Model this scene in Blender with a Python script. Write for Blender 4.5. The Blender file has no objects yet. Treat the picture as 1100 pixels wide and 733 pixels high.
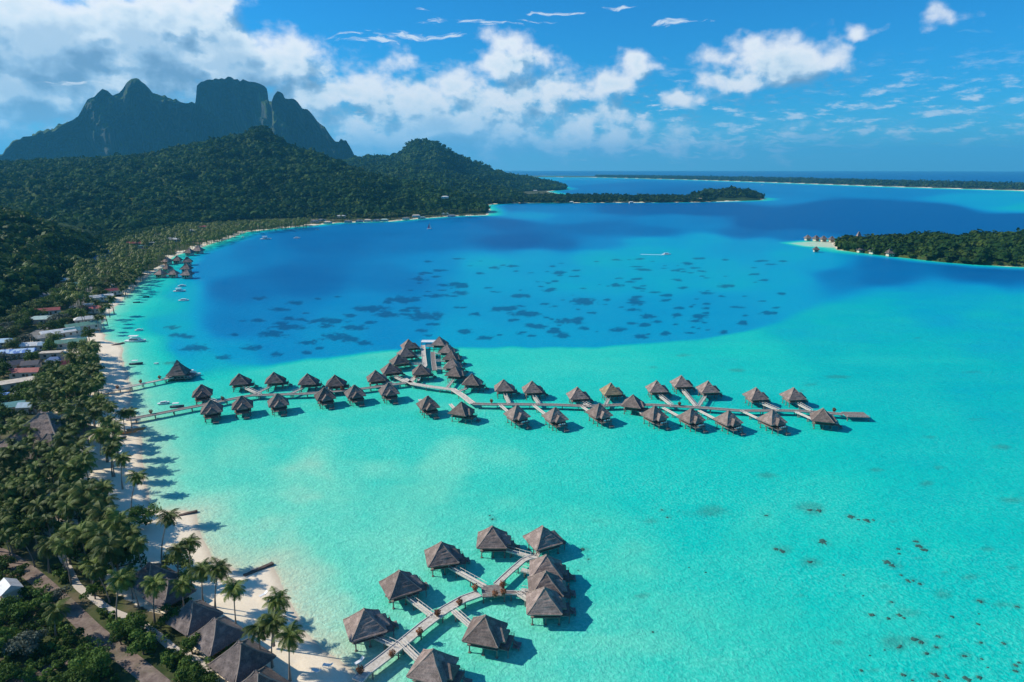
import bpy, bmesh, math, random
import numpy as np
from mathutils import Vector, Matrix, Euler
R = math.radians
random.seed(7); RNG = np.random.default_rng(7)
sc = bpy.context.scene
COL = sc.collection
sc.render.engine = 'CYCLES'
cy = sc.cycles; cy.max_bounces = 4; cy.diffuse_bounces = 2; cy.glossy_bounces = 1; cy.transmission_bounces = 1; cy.volume_bounces = 0; cy.transparent_max_bounces = 4; cy.caustics_reflective = False; cy.caustics_refractive = False

# ------------------------------------------------------------ camera
CAMH, FPX, HOR = 100.0, 700.0, 181.0
PITCH = math.atan((366.5 - HOR) / FPX)
cam_d = bpy.data.cameras.new('camera'); cam = bpy.data.objects.new('camera', cam_d); COL.objects.link(cam)
cam.location = (0, 0, CAMH); cam.rotation_euler = (R(90) - PITCH, 0, 0)
cam_d.sensor_width = 36.0; cam_d.lens = 36.0 * FPX / 1100.0
cam_d.clip_start = 0.5; cam_d.clip_end = 200000
sc.camera = cam
CP, SP = math.cos(PITCH), math.sin(PITCH)

def ray(u, v):
    x = (u - 550.0) / FPX; y = (v - 366.5) / FPX
    return x, CP - y * SP, -(SP + y * CP)
def at(u, v, z=0.0):
    """where the line of sight through (u, v) meets the level z"""
    a, b, c = ray(u, v); t = (CAMH - z) / -c
    return Vector((a * t, b * t, z))
def atY(u, v, Y):
    a, b, c = ray(u, v); t = Y / b
    return Vector((a * t, Y, CAMH + c * t))
def scale_at(u, v):          # metres per photo pixel on the water
    p = at(u, v); return (p - Vector((0, 0, CAMH))).length / FPX

# ------------------------------------------------------------ sun and sky
SUN_EL = R(35); SDX, SDY = -0.985, 0.14           # towards the sun
sun_d = bpy.data.lights.new('sun', 'SUN'); sun = bpy.data.objects.new('sun', sun_d); COL.objects.link(sun)
sun_d.energy = 5.0; sun_d.angle = R(0.5); sun_d.color = (1.0, 0.93, 0.80)
sdir = Vector((SDX * math.cos(SUN_EL), SDY * math.cos(SUN_EL), math.sin(SUN_EL))).normalized()
sun.rotation_euler = sdir.to_track_quat('Z', 'Y').to_euler()
sun.location = (-300, 100, 400)

sc.view_settings.view_transform = 'Standard'; sc.view_settings.look = 'None'
sc.view_settings.exposure = 0.22; sc.view_settings.gamma = 1.0; sc.view_settings.use_curve_mapping = False

world = bpy.data.worlds.new('World'); sc.world = world; world.use_nodes = True; world.cycles.sampling_method = 'NONE'
SKY_STRENGTH = 0.092

class NT:
    """small helper for node trees"""
    def __init__(s, tree): s.t = tree; s.n = tree.nodes; s.l = tree.links
    def new(s, typ, **kw):
        n = s.n.new(typ)
        for k, v in kw.items(): setattr(n, k, v)
        return n
    def put(s, sock, val):
        if val is None: return
        if hasattr(val, 'is_output') or isinstance(val, bpy.types.NodeSocket): s.l.new(val, sock)
        else:
            if isinstance(val, (tuple, list)) and len(val) == 3 and sock.type == 'RGBA': val = (*val, 1)
            sock.default_value = val
    def math(s, op, a, b=None, c=None, clamp=False):
        n = s.new('ShaderNodeMath', operation=op); n.use_clamp = clamp
        s.put(n.inputs[0], a); s.put(n.inputs[1], b)
        if c is not None: s.put(n.inputs[2], c)
        return n.outputs[0]
    def vmath(s, op, a, b=None, scale=None):
        n = s.new('ShaderNodeVectorMath', operation=op)
        s.put(n.inputs[0], a)
        if b is not None: s.put(n.inputs[1], b)
        if scale is not None: s.put(n.inputs['Scale'], scale)
        return n.outputs['Value'] if op in ('LENGTH', 'DOT_PRODUCT', 'DISTANCE') else n.outputs[0]
    def noise(s, vec, scale, detail=4, rough=0.55, dist=0.0, col=False):
        n = s.new('ShaderNodeTexNoise'); s.put(n.inputs['Vector'], vec)
        n.inputs['Scale'].default_value = scale; n.inputs['Detail'].default_value = detail
        n.inputs['Roughness'].default_value = rough; n.inputs['Distortion'].default_value = dist
        return n.outputs['Color'] if col else n.outputs['Fac']
    def mix(s, f, a, b, blend='MIX'):
        n = s.new('ShaderNodeMix', data_type='RGBA', blend_type=blend)
        s.put(n.inputs[0], f); s.put(n.inputs[6], a); s.put(n.inputs[7], b)
        return n.outputs[2]
    def step(s, x, lo, hi, a=0.0, b=1.0, smooth=True):
        n = s.new('ShaderNodeMapRange'); n.interpolation_type = 'SMOOTHSTEP' if smooth else 'LINEAR'; n.clamp = True
        s.put(n.inputs[0], x)
        for i, q in enumerate((lo, hi, a, b)): s.put(n.inputs[i + 1], q)
        return n.outputs[0]
    def ramp(s, x, stops):
        n = s.new('ShaderNodeValToRGB'); s.put(n.inputs[0], x); e = n.color_ramp.elements
        while len(e) < len(stops): e.new(0.5)
        for q, (p, c) in zip(e, stops): q.position = p; q.color = (*c, 1)
        return n.outputs[0]

def px_dir(u, v):            # photo pixel -> azimuth, elevation of the sky there
    a, b, c = ray(u, v)
    return math.atan2(a, b), math.atan2(c, math.hypot(a, b))

# clouds: (u, v, half width, half height, weight) of each bank, given as directions in the sky
CLOUDS = [(30, 40, 170, 70, 1.25), (150, 40, 130, 60, 1.3), (265, 62, 95, 42, 1.15), (110, 90, 160, 40, 1.0), (200, 20, 60, 45, 1.0),
          (20, 120, 120, 34, .9), (-60, 60, 160, 110, 1.1), (330, 112, 60, 28, .95), (375, 105, 60, 22, .9), (440, 115, 110, 32, .8), (430, 62, 26, 22, .62),
          (478, 98, 40, 26, .8), (548, 66, 46, 32, .8), (545, 120, 90, 32, .75), (640, 92, 48, 26, .8), (688, 68, 24, 18, .85), (640, 130, 60, 24, .55),
          (840, 72, 78, 32, .9), (800, 84, 60, 22, .8), (740, 105, 32, 11, .7), (775, 66, 44, 16, .55), (917, 31, 20, 13, .8), (1022, 15, 28, 10, .5),
          (400, 150, 120, 30, .8), (330, 140, 60, 40, .7), (600, 155, 200, 24, .42), (-250, 120, 160, 60, 1.0), (1300, 60, 120, 30, .9)]
CLOUDS += [(250, 72, 75, 30, 1.35), (215, 66, 60, 26, 1.3), (290, 76, 50, 24, 1.2), (480, 140, 170, 34, .95), (380, 160, 130, 22, .95), (560, 100, 100, 30, .7), (620, 150, 150, 26, .68), (90, 150, 120, 26, .9), (10, 90, 120, 50, 1.0), (330, 80, 60, 30, .9)]
STREAKS = [(440, 38, 95, 7, .95), (520, 24, 90, 5, .9), (600, 14, 50, 4, .9), (665, 6, 26, 4, .8), (730, 24, 46, 6, .95), (1060, 30, 60, 4, .5), (830, 55, 50, 4, .55),
           (460, 10, 30, 3, .5), (70, 88, 60, 5, .9), (400, 42, 60, 5, .9), (850, 150, 260, 22, .62), (1000, 120, 160, 14, .6), (940, 100, 90, 8, .5), (700, 160, 220, 18, .62)]

def cloud_group():
    g = bpy.data.node_groups.new('cloud_density', 'ShaderNodeTree')
    g.interface.new_socket('Dir', in_out='INPUT', socket_type='NodeSocketVector')
    g.interface.new_socket('Density', in_out='OUTPUT', socket_type='NodeSocketFloat')
    g.interface.new_socket('Streak', in_out='OUTPUT', socket_type='NodeSocketFloat')
    N = NT(g); gi = N.new('NodeGroupInput'); go = N.new('NodeGroupOutput')
    P = gi.outputs[0]                                   # (azimuth, elevation, 0)
    warp = N.vmath('SUBTRACT', N.noise(N.vmath('MULTIPLY', P, (1, 1.5, 1)), 9, 3, .6, col=True), (.5, .5, .5))
    PW = N.vmath('ADD', P, N.vmath('MULTIPLY', warp, (.11, .07, 0)))
    def bank(PV, items, k=1.0):
        acc = None
        for (u, v, w, h, wt) in items:
            a, e = px_dir(u, v); a1, _ = px_dir(u + w, v); _, e1 = px_dir(u, v - h)
            q = N.vmath('MULTIPLY', N.vmath('SUBTRACT', PV, (a, e, 0)), (1 / abs(a1 - a), 1 / abs(e1 - e), 0))
            d = N.math('MULTIPLY_ADD', N.vmath('LENGTH', q), -k * wt, wt)
            acc = d if acc is None else N.math('SMOOTH_MAX', acc, d, .18)
        return acc
    body = bank(PW, CLOUDS, .8)
    f1 = N.noise(N.vmath('MULTIPLY', P, (1, 1.25, 1)), 22, 7, .54)
    f2 = N.noise(N.vmath('MULTIPLY', P, (1, 3.2, 1)), 30, 5, .6)
    el = N.new('ShaderNodeSeparateXYZ'); N.l.new(P, el.inputs[0])
    low = N.math('MULTIPLY', N.step(el.outputs[1], .0, .05), N.step(el.outputs[1], .08, .17, 1, 0))
    low = N.math('MULTIPLY', low, N.step(el.outputs[0], -.1, .35, .6, .34))
    low = N.math('MULTIPLY', low, N.step(f2, .42, .68))
    gen = N.step(N.noise(P, 5, 6, .6), .5, .75)         # scattered clouds over the rest of the sky
    away = N.step(N.math('ABSOLUTE', el.outputs[0]), .85, 1.2)
    high = N.step(el.outputs[1], .32, .5)
    rest = N.math('MULTIPLY', gen, N.math('MAXIMUM', N.math('MULTIPLY', away, .7), N.math('MULTIPLY', high, .35)))
    d = N.math('MULTIPLY_ADD', N.math('SUBTRACT', f1, .5), 1.55, body)
    d = N.math('MAXIMUM', d, N.math('MAXIMUM', low, rest))
    N.l.new(d, go.inputs[0])
    st = bank(N.vmath('ADD', P, N.vmath('MULTIPLY', warp, (.05, .02, 0))), STREAKS, 1.0)
    rot = N.vmath('MULTIPLY', N.vmath('ADD', P, N.vmath('MULTIPLY', warp, (.1, .05, 0))), (14, 75, 1))
    st = N.math('MULTIPLY_ADD', N.math('SUBTRACT', N.noise(rot, 1.6, 5, .62), .56), 3.2, st)
    N.l.new(st, go.inputs[1])
    return g

def build_world():
    N = NT(world.node_tree)
    bg = N.n['Background']; bg.inputs['Strength'].default_value = SKY_STRENGTH
    sky = N.new('ShaderNodeTexSky', sky_type='NISHITA'); sky.sun_disc = False
    sky.sun_elevation = SUN_EL; sky.sun_rotation = math.atan2(SDX, SDY)
    sky.air_density = 1.0; sky.dust_density = 0.3; sky.ozone_density = 3.0; sky.altitude = 100
    skyc = N.mix(1.0, sky.outputs[0], (.10, .78, 1.30), 'MULTIPLY')
    tc = N.new('ShaderNodeTexCoord'); s = N.new('ShaderNodeSeparateXYZ'); N.l.new(tc.outputs['Generated'], s.inputs[0])
    az = N.math('ARCTAN2', s.outputs[0], s.outputs[1])
    el = N.math('ARCSINE', s.outputs[2])
    cv = N.new('ShaderNodeCombineXYZ'); N.l.new(az, cv.inputs[0]); N.l.new(el, cv.inputs[1]); P = cv.outputs[0]
    grp = cloud_group()
    def inst(off):
        g = N.new('ShaderNodeGroup'); g.node_tree = grp; N.put(g.inputs[0], N.vmath('ADD', P, off)); return g
    g0 = inst((0, 0, 0)); g1 = inst((-.018, .024, 0))
    d0 = g0.outputs[0]
    cover = N.step(d0, .02, .62)
    edge = N.math('SUBTRACT', d0, g1.outputs[0])        # thicker here than towards the sun: a lit edge
    lit = N.step(edge, -.42, .30)
    thick = N.step(d0, .35, 1.15)
    lit = N.math('MULTIPLY', lit, N.math('SUBTRACT', 1.0, N.math('MULTIPLY', thick, .55)))
    ccol = N.ramp(lit, [(0, (1.9, 3.3, 5.0)), (.35, (3.6, 5.4, 7.2)), (.62, (7.2, 8.4, 9.2)), (1, (10, 10, 10))])
    c1 = N.mix(N.math('MULTIPLY', cover, .95), skyc, ccol)
    stc = N.math('MULTIPLY', N.step(g0.outputs[1], .15, .75), .85)
    bright = N.step(az, .25, .6, 1, 0)
    scol = N.mix(bright, (1.3, 4.2, 7.6), (8.2, 9.0, 9.6))
    c2 = N.mix(N.math('MULTIPLY', stc, N.step(az, .25, .6, .9, .45)), c1, scol)
    hz = N.step(el, -.02, .10, 1, 0)                     # paler air low down on the left
    hz = N.math('MULTIPLY', hz, N.step(az, -.2, .6, .8, .3))
    c3 = N.mix(hz, c2, (3.2, 7.2, 11.0))
    N.l.new(c3, bg.inputs['Color'])
build_world()

# ------------------------------------------------------------ small helpers
def tag(o, label=None, cat=None, group=None, kind=None):
    if label: o['label'] = label
    if cat: o['category'] = cat
    if group: o['group'] = group
    if kind: o['kind'] = kind
    return o
def empty(name, loc=(0, 0, 0), rz=0.0):
    o = bpy.data.objects.new(name, None); COL.objects.link(o); o.location = loc; o.rotation_euler = (0, 0, rz)
    o.empty_display_size = 1; return o
def link(name, me, mat, parent=None, smooth=False):
    o = bpy.data.objects.new(name, me); COL.objects.link(o)
    if mat is not None and not me.materials: me.materials.append(mat)
    if parent is not None: o.parent = parent
    if smooth: me.polygons.foreach_set('use_smooth', [True] * len(me.polygons))
    return o
CHILD = {}
def kids(o): return list(o.children)
def copy_tree(o, parent=None):
    c = o.copy(); COL.objects.link(c)
    if parent is not None: c.parent = parent
    for k in list(o.children): copy_tree(k, c)
    return c

def mesh_np(name, verts, faces, attrs=None):
    """fast mesh from numpy arrays; faces is (n,3) or (n,4)"""
    me = bpy.data.meshes.new(name); verts = np.asarray(verts, np.float32); faces = np.asarray(faces, np.int32)
    n, k = faces.shape
    me.vertices.add(len(verts)); me.vertices.foreach_set('co', verts.ravel())
    me.loops.add(n * k); me.loops.foreach_set('vertex_index', faces.ravel())
    me.polygons.add(n); me.polygons.foreach_set('loop_start', np.arange(0, n * k, k, dtype=np.int32))
    me.polygons.foreach_set('loop_total', np.full(n, k, np.int32))
    me.update(calc_edges=True)
    for nm, a in (attrs or {}).items():
        at_ = me.attributes.new(nm, 'FLOAT', 'POINT'); at_.data.foreach_set('value', np.asarray(a, np.float32).ravel())
    return me

class MB:
    """collects boxes, tubes and polygons into ONE mesh"""
    def __init__(s): s.v = []; s.f = []
    def raw(s, vs, fs):
        b = len(s.v); s.v += [tuple(v) for v in vs]; s.f += [tuple(b + i for i in f) for f in fs]
    def box(s, x0, x1, y0, y1, z0, z1, M=None):
        vs = [Vector(p) for p in ((x0, y0, z0), (x1, y0, z0), (x1, y1, z0), (x0, y1, z0), (x0, y0, z1), (x1, y0, z1), (x1, y1, z1), (x0, y1, z1))]
        if M is not None: vs = [M @ v for v in vs]
        s.raw(vs, [(0, 3, 2, 1), (4, 5, 6, 7), (0, 1, 5, 4), (1, 2, 6, 5), (2, 3, 7, 6), (3, 0, 4, 7)])
    def tube(s, pts, rad, n=7, cap=True):
        pts = [Vector(p) for p in pts]; k = len(pts)
        if not hasattr(rad, '__len__'): rad = [rad] * k
        vs = []
        for i, p in enumerate(pts):
            d = (pts[min(i + 1, k - 1)] - pts[max(i - 1, 0)]).normalized()
            a = Vector((1, 0, 0)) if abs(d.z) > .8 else Vector((0, 0, 1))
            x = d.cross(a).normalized(); y = d.cross(x)
            for j in range(n):
                t = 2 * math.pi * j / n; vs.append(p + (x * math.cos(t) + y * math.sin(t)) * rad[i])
        fs = [(i * n + j, i * n + (j + 1) % n, (i + 1) * n + (j + 1) % n, (i + 1) * n + j) for i in range(k - 1) for j in range(n)]
        if cap: fs += [tuple(range(n)), tuple((k - 1) * n + j for j in reversed(range(n)))]
        s.raw(vs, fs)
    def rings(s, rings, close=True, captop=True, capbot=False):
        n = len(rings[0]); vs = [p for r in rings for p in r]
        fs = [(i * n + j, i * n + (j + 1) % n, (i + 1) * n + (j + 1) % n, (i + 1) * n + j) for i in range(len(rings) - 1) for j in range(n)]
        if captop: fs.append(tuple((len(rings) - 1) * n + j for j in range(n)))
        if capbot: fs.append(tuple(reversed(range(n))))
        s.raw(vs, fs)
    def build(s, name, mat, parent=None, smooth=False):
        me = bpy.data.meshes.new(name); me.from_pydata(s.v, [], s.f); me.update()
        return link(name, me, mat, parent, smooth)

# ------------------------------------------------------------ materials
MATS = {}
def mat(name, base=(.5, .5, .5), rough=.8, fn=None, spec=.3):
    if name in MATS: return MATS[name]
    m = bpy.data.materials.new(name); m.use_nodes = True; N = NT(m.node_tree); b = N.n['Principled BSDF']
    b.inputs['Roughness'].default_value = rough; b.inputs['Specular IOR Level'].default_value = spec
    tc = N.new('ShaderNodeTexCoord'); geo = N.new('ShaderNodeNewGeometry'); N.obj = tc.outputs['Object']; N.pos = geo.outputs['Position']; N.b = b
    if fn: fn(N, b)
    else:
        c = N.mix(N.noise(N.obj, 1.7, 4, .6), tuple(x * .82 for x in base), tuple(min(1, x * 1.14) for x in base))
        N.l.new(c, b.inputs['Base Color'])
    MATS[name] = m; return m
def bump(N, h, strength, dist):
    n = N.new('ShaderNodeBump'); N.l.new(h, n.inputs['Height']); n.inputs['Strength'].default_value = strength; n.inputs['Distance'].default_value = dist
    N.l.new(n.outputs[0], N.b.inputs['Normal'])
def attr(N, nm):
    a = N.new('ShaderNodeAttribute'); a.attribute_name = nm; return a.outputs['Fac']
def objrand(N): return N.new('ShaderNodeObjectInfo').outputs['Random']

def thatch(c0, c1):
    def fn(N, b):
        v = N.vmath('MULTIPLY', N.obj, (3.2, 3.2, .7))
        n = N.noise(v, 1.6, 5, .7); big = N.noise(N.obj, .45, 3, .6)
        c = N.mix(N.step(n, .3, .7), c0, c1)
        c = N.mix(N.step(big, .45, .7, 0, .55), c, tuple(x * 1.5 for x in c1)); c = N.mix(N.step(N.noise(N.pos, .6, 4, .7), .52, .68, 0, .55), c, tuple(x * .75 for x in c0))
        hs = N.new('ShaderNodeHueSaturation'); N.l.new(c, hs.inputs['Color'])
        N.l.new(N.step(objrand(N), 0, 1, .78, 1.25), hs.inputs['Value']); N.l.new(hs.outputs[0], b.inputs['Base Color'])
        bump(N, N.noise(N.vmath('MULTIPLY', N.obj, (5, 5, 1.2)), 2.2, 4, .7), .9, .12)
    return fn
M_THATCH = mat('thatch', rough=.95, fn=thatch((.125, .096, .085), (.29, .225, .195)), spec=.1)
M_THATCHD = mat('thatch_dark', rough=.95, fn=thatch((.082, .068, .066), (.19, .155, .14)), spec=.1)
M_THATCHN = mat('thatch_new', rough=.95, fn=thatch((.25, .19, .11), (.48, .38, .24)), spec=.1)
M_RIDGE = mat('ridge_thatch', (.30, .24, .20), .95)
M_WOOD = mat('wood_wall', (.20, .12, .07), .8)
M_CREAM = mat('cream_wall', (.62, .52, .40), .8)
M_GLASS = mat('dark_glass', (.03, .04, .05), .15, spec=.5)
M_POST = mat('stilt_concrete', (.22, .19, .16), .9)
M_WHITE = mat('white_paint', (.78, .78, .76), .5)
def planks(c0, c1):
    def fn(N, b):
        w = N.new('ShaderNodeTexWave'); N.l.new(N.obj, w.inputs[0]); w.inputs['Scale'].default_value = 1.3; w.inputs['Distortion'].default_value = 1.2; w.inputs['Detail'].default_value = 2
        n = N.noise(N.obj, 1.1, 5, .65)
        c = N.mix(N.step(n, .3, .72), c0, c1); c = N.mix(N.math('MULTIPLY', w.outputs['Fac'], .28), c, tuple(x * .5 for x in c0)); N.l.new(c, b.inputs['Base Color'])
    return fn
M_DECK = mat('deck_planks', rough=.85, fn=planks((.46, .40, .33), (.74, .68, .59)))
M_DECKD = mat('weathered_planks', rough=.85, fn=planks((.16, .13, .12), (.32, .27, .23)))
M_RAIL = mat('pale_rail', (.62, .58, .52), .7)

def leaf(c0, c1, c2=None):
    def fn(N, b):
        t = attr(N, 'tint'); c = N.mix(t, c0, c1)
        if c2: c = N.mix(N.step(N.noise(N.pos, .006, 4, .65), .36, .6, .55, 0), c, tuple(x * .45 for x in c0)); c = N.mix(N.step(N.noise(N.pos, .0035, 4, .6), .55, .68, 0, .5), c, (.085, .125, .03))
        c = N.mix(N.step(t, .94, .98), c, (.17, .11, .05)) if not c2 and c1 == (.165, .205, .032) else c
        if c2: c = N.mix(N.step(N.noise(N.pos, .05, 3, .6), .5, .75), c, c2)
        hs = N.new('ShaderNodeHueSaturation'); N.l.new(c, hs.inputs['Color']); N.l.new(N.step(objrand(N), 0, 1, .75, 1.3), hs.inputs['Value'])
        N.l.new(hs.outputs[0], b.inputs['Base Color'])
        tr = N.new('ShaderNodeBsdfTranslucent'); N.l.new(hs.outputs[0], tr.inputs[0])
        mx = N.new('ShaderNodeMixShader'); mx.inputs[0].default_value = .22
        N.l.new(b.outputs[0], mx.inputs[1]); N.l.new(tr.outputs[0], mx.inputs[2])
        out = [n for n in N.n if n.type == 'OUTPUT_MATERIAL'][0]; N.l.new(mx.outputs[0], out.inputs['Surface'])
    return fn
M_PALM = mat('palm_fronds', rough=.6, fn=leaf((.028, .065, .008), (.165, .205, .032)), spec=.18)
M_LEAF = mat('broad_leaves', rough=.6, fn=leaf((.022, .060, .012), (.105, .175, .030)), spec=.08)
M_LEAFY = mat('light_leaves', rough=.6, fn=leaf((.06, .10, .02), (.16, .20, .04)), spec=.25)
M_GREYL = mat('grey_leaves', rough=.7, fn=leaf((.05, .07, .05), (.12, .14, .10)), spec=.2)
M_FOREST = mat('forest_leaves', rough=.8, fn=leaf((.008, .038, .012), (.040, .085, .018), (.075, .110, .020)), spec=.05)
M_TRUNK = mat('palm_trunk', (.24, .20, .16), .9)
M_BARK = mat('bark', (.13, .10, .08), .95)
M_BRONZE = mat('bronze_leaves', rough=.8, fn=leaf((.14, .06, .035), (.28, .12, .06)), spec=.1)

# ------------------------------------------------------------ coast lines
def W(lst): return [tuple(at(u, v)[:2]) for u, v in lst]
COAST_PX = [(392, 745), (388, 733), (378, 719), (364, 709), (345, 699), (328, 680), (317, 658), (306, 636), (294, 607), (276, 610), (259, 614), (246, 607), (227, 598), (222, 586),
            (214, 570), (210, 551), (196, 549), (180, 549), (163, 547), (160, 530), (157, 510), (150, 490), (152, 467), (149, 449), (142, 434), (139, 412), (134, 390),
            (129, 370), (112, 365), (106, 352), (113, 341), (131, 322), (153, 301), (166, 292), (180, 284), (186, 276), (203, 270), (215, 266), (227, 261.5), (240, 258.5), (263, 249.5), (300, 245.5),
            (330, 243), (363, 239.5), (420, 238), (458, 234.5), (488, 232.3), (524, 231.3), (527, 226), (522, 221), (535, 219), (563, 218.2), (640, 218), (740, 217.6), (780, 216.6), (818, 215.3),
            (822, 213.4), (800, 211.5), (740, 211.8), (680, 211.4), (625, 211), (600, 208.5), (588, 206), (609, 203.2), (600, 200.5)]
MAIN = [(-30, 40), (-22, 80)] + W(COAST_PX) + [(100, 4700), (-900, 6800), (-9000, 7000), (-9000, -900), (-150, -900), (-60, -60)]
ISLE = W([(897, 259.5), (893, 263), (900, 268.5), (925, 271.5), (960, 275.5), (1000, 280), (1050, 284.5), (1100, 287), (1180, 291), (1260, 290), (1280, 276), (1200, 266), (1100, 259.5), (1000, 257.5), (930, 257.5)])
SPIT = W([(850, 261.5), (868, 260), (897, 259.5), (900, 264), (890, 265.5), (866, 264.5)])
MOTU = W([(563, 190.2), (640, 190.8), (740, 193.3), (850, 197.0), (950, 200.6), (1050, 203.6), (1100, 205.2), (1260, 212), (1330, 210), (1150, 200.6), (1000, 196.6), (850, 192.6), (740, 190.4), (640, 189.2), (560, 188.9)])
POLYS = [MAIN, ISLE, MOTU]

def signed(poly, X, Y):
    """distance to the polygon edge, positive inside"""
    P = np.array(poly); Q = np.roll(P, -1, 0); d2 = np.full(X.shape, 1e18); ins = np.zeros(X.shape, bool)
    for (x0, y0), (x1, y1) in zip(P, Q):
        dx, dy = x1 - x0, y1 - y0; L = dx * dx + dy * dy + 1e-9
        t = np.clip(((X - x0) * dx + (Y - y0) * dy) / L, 0, 1)
        d2 = np.minimum(d2, (X - x0 - t * dx) ** 2 + (Y - y0 - t * dy) ** 2)
        c = ((y0 > Y) != (y1 > Y)); xi = x0 + (Y - y0) * dx / (dy if abs(dy) > 1e-9 else 1e-9)
        ins ^= c & (X < xi)
    d = np.sqrt(d2); return np.where(ins, d, -d)

def vnoise(X, Y, seed=0):
    """smooth value noise, -1..1"""
    g = np.random.default_rng(seed).uniform(-1, 1, (256, 256))
    xi = np.floor(X).astype(np.int64); yi = np.floor(Y).astype(np.int64); fx = X - xi; fy = Y - yi
    fx = fx * fx * (3 - 2 * fx); fy = fy * fy * (3 - 2 * fy)
    a = g[xi & 255, yi & 255]; b = g[(xi + 1) & 255, yi & 255]; c = g[xi & 255, (yi + 1) & 255]; d = g[(xi + 1) & 255, (yi + 1) & 255]
    return (a * (1 - fx) + b * fx) * (1 - fy) + (c * (1 - fx) + d * fx) * fy
def fbm(X, Y, o=4, seed=0, gain=.5):
    s = 0; a = 1; t = 0
    for i in range(o): s = s + a * vnoise(X * 2 ** i, Y * 2 ** i, seed + i); t += a; a *= gain
    return s / t

# ------------------------------------------------------------ the fan grid shared by sea and land
azs = np.concatenate([np.linspace(-180, -46, 40)[:-1], np.linspace(-46, 46, 900), np.linspace(46, 180, 40)[1:-1]])
azs = np.radians(azs)
rs = np.concatenate([[2.0], np.geomspace(8, 95, 24)[:-1], np.geomspace(95, 3200, 620)[:-1], np.geomspace(3200, 28000, 90)])
A, RR = np.meshgrid(azs, rs, indexing='ij'); GX = np.sin(A) * RR; GY = np.cos(A) * RR
na, nr = A.shape
ii, jj = np.meshgrid(np.arange(na), np.arange(nr - 1), indexing='ij'); i2 = (ii + 1) % na
FAN = np.stack([ii * nr + jj, i2 * nr + jj, i2 * nr + jj + 1, ii * nr + jj + 1], -1).reshape(-1, 4)
gx, gy = GX.ravel(), GY.ravel()
wob = fbm(gx / 14, gy / 14, 3, 11) * np.clip(np.hypot(gx, gy) / 250, .45, 2.5)
SD = np.full(gx.shape, -1e9)
for P in POLYS: SD = np.maximum(SD, signed(P, gx, gy))
SDW = SD + wob * 1.3
# where each grid point would be seen in the photo plan (used as a chart of the sea floor)
den = gy * CP + CAMH * SP; okf = den > 1
GU = np.where(okf, 550 + FPX * gx / np.where(okf, den, 1), 0)
GV = np.where(okf, 366.5 + FPX * (CAMH * CP - gy * SP) / np.where(okf, den, 1), 900)
GU = np.clip(GU, -600, 1700); GV = np.clip(GV, 182.4, 900)

UP = [(560,193,.5),(600,196,.62),(680,200,.75),(760,204,.8),(850,202,.66),(950,208,.66),(1050,214,.5),(1100,222,.42),(1070,220,.5),(1000,225,.95),(900,220,.88),(840,215,.66),
 (900,240,.97),(1000,240,1.0),(1100,238,.98),(820,240,.92),(850,252,.85),(560,222,.72),(600,225,.7),(570,232,.57),(620,235,.66),(540,240,.82),(680,225,.86),(760,225,.9),(720,238,.66),(760,240,.68),
 (640,245,.87),(700,250,.88),(800,250,.9),(560,260,.86),(600,262,.8),(640,262,.66),(700,259,.5),(760,258,.5),(820,262,.52),(860,271,.52),(700,270,.46),(640,275,.5),(580,275,.57),(520,285,.58),(470,285,.74),
 (540,300,.63),(620,300,.6),(700,300,.58),(780,300,.58),(850,300,.62),(880,285,.6),(950,288,.86),(1050,292,.92),(950,301,.86),(1090,300,.9),(900,295,.78),(1200,300,.9),
 (950,316,.52),(1050,318,.52),(1000,315,.54),(1200,320,.5),(540,330,.67),(620,335,.66),(700,335,.67),(780,330,.68),(840,325,.62),(800,345,.67),(500,360,.63),(600,362,.64),(700,358,.66),
 (430,350,.66),(400,330,.74),(350,360,.62),(300,372,.6),(250,380,.52),(220,390,.45),(300,340,.74),(250,350,.68),(200,370,.5),(180,350,.45),(160,330,.4),(150,370,.34),(165,395,.34),
 (250,310,.84),(330,300,.88),(420,300,.86),(350,260,.86),(450,260,.84),(270,270,.78),(500,245,.82),(400,250,.86),(220,290,.7),(230,268,.68),(190,310,.5),(560,186,.95),(800,186,1),(1100,186,1),(1000,192,1),
 (240,400,.4),(0,300,.6),(1100,194,1.0),(1300,240,1.0)]
LO = [(400,400,.2),(300,402,.22),(250,412,.24),(180,425,.22),(600,390,.24),(600,420,.27),(800,380,.31),(800,420,.32),(950,350,.40),(950,400,.35),(1080,350,.42),(1080,420,.38),(850,345,.40),(1000,330,.45),(1200,350,.42),
 (300,470,.20),(450,480,.22),(600,480,.235),(800,480,.28),(1000,500,.33),(1080,560,.32),(250,540,.14),(400,520,.18),(350,560,.15),(300,580,.12),(420,600,.13),(500,560,.18),(340,640,.11),(450,640,.125),
 (550,690,.145),(650,700,.17),(650,600,.2),(800,600,.24),(950,650,.26),(1080,700,.27),(750,720,.19),(420,720,.12),(200,480,.18),(1300,600,.3),(180,460,.17)]
UP = [(u, v, d * (.90 if (u < 540 and 240 < v < 350) or (620 < u < 880 and 242 < v < 256) or (u > 860 and 284 < v < 304) else 1.0)) for u, v, d in UP]
UP = [(u, v, d * (.80 if 286 < v < 366 and 450 < u < 870 else .92 if 270 < v < 370 and 330 < u < 900 else 1)) for u, v, d in UP]
LO = LO + [(400,506,.11),(470,500,.13),(330,516,.10),(400,488,.21),(540,508,.19),(260,500,.15),(980,600,.29),(1050,640,.30),(930,700,.26),(1040,720,.27),(880,560,.27),(700,510,.27),(760,550,.29)]
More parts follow.
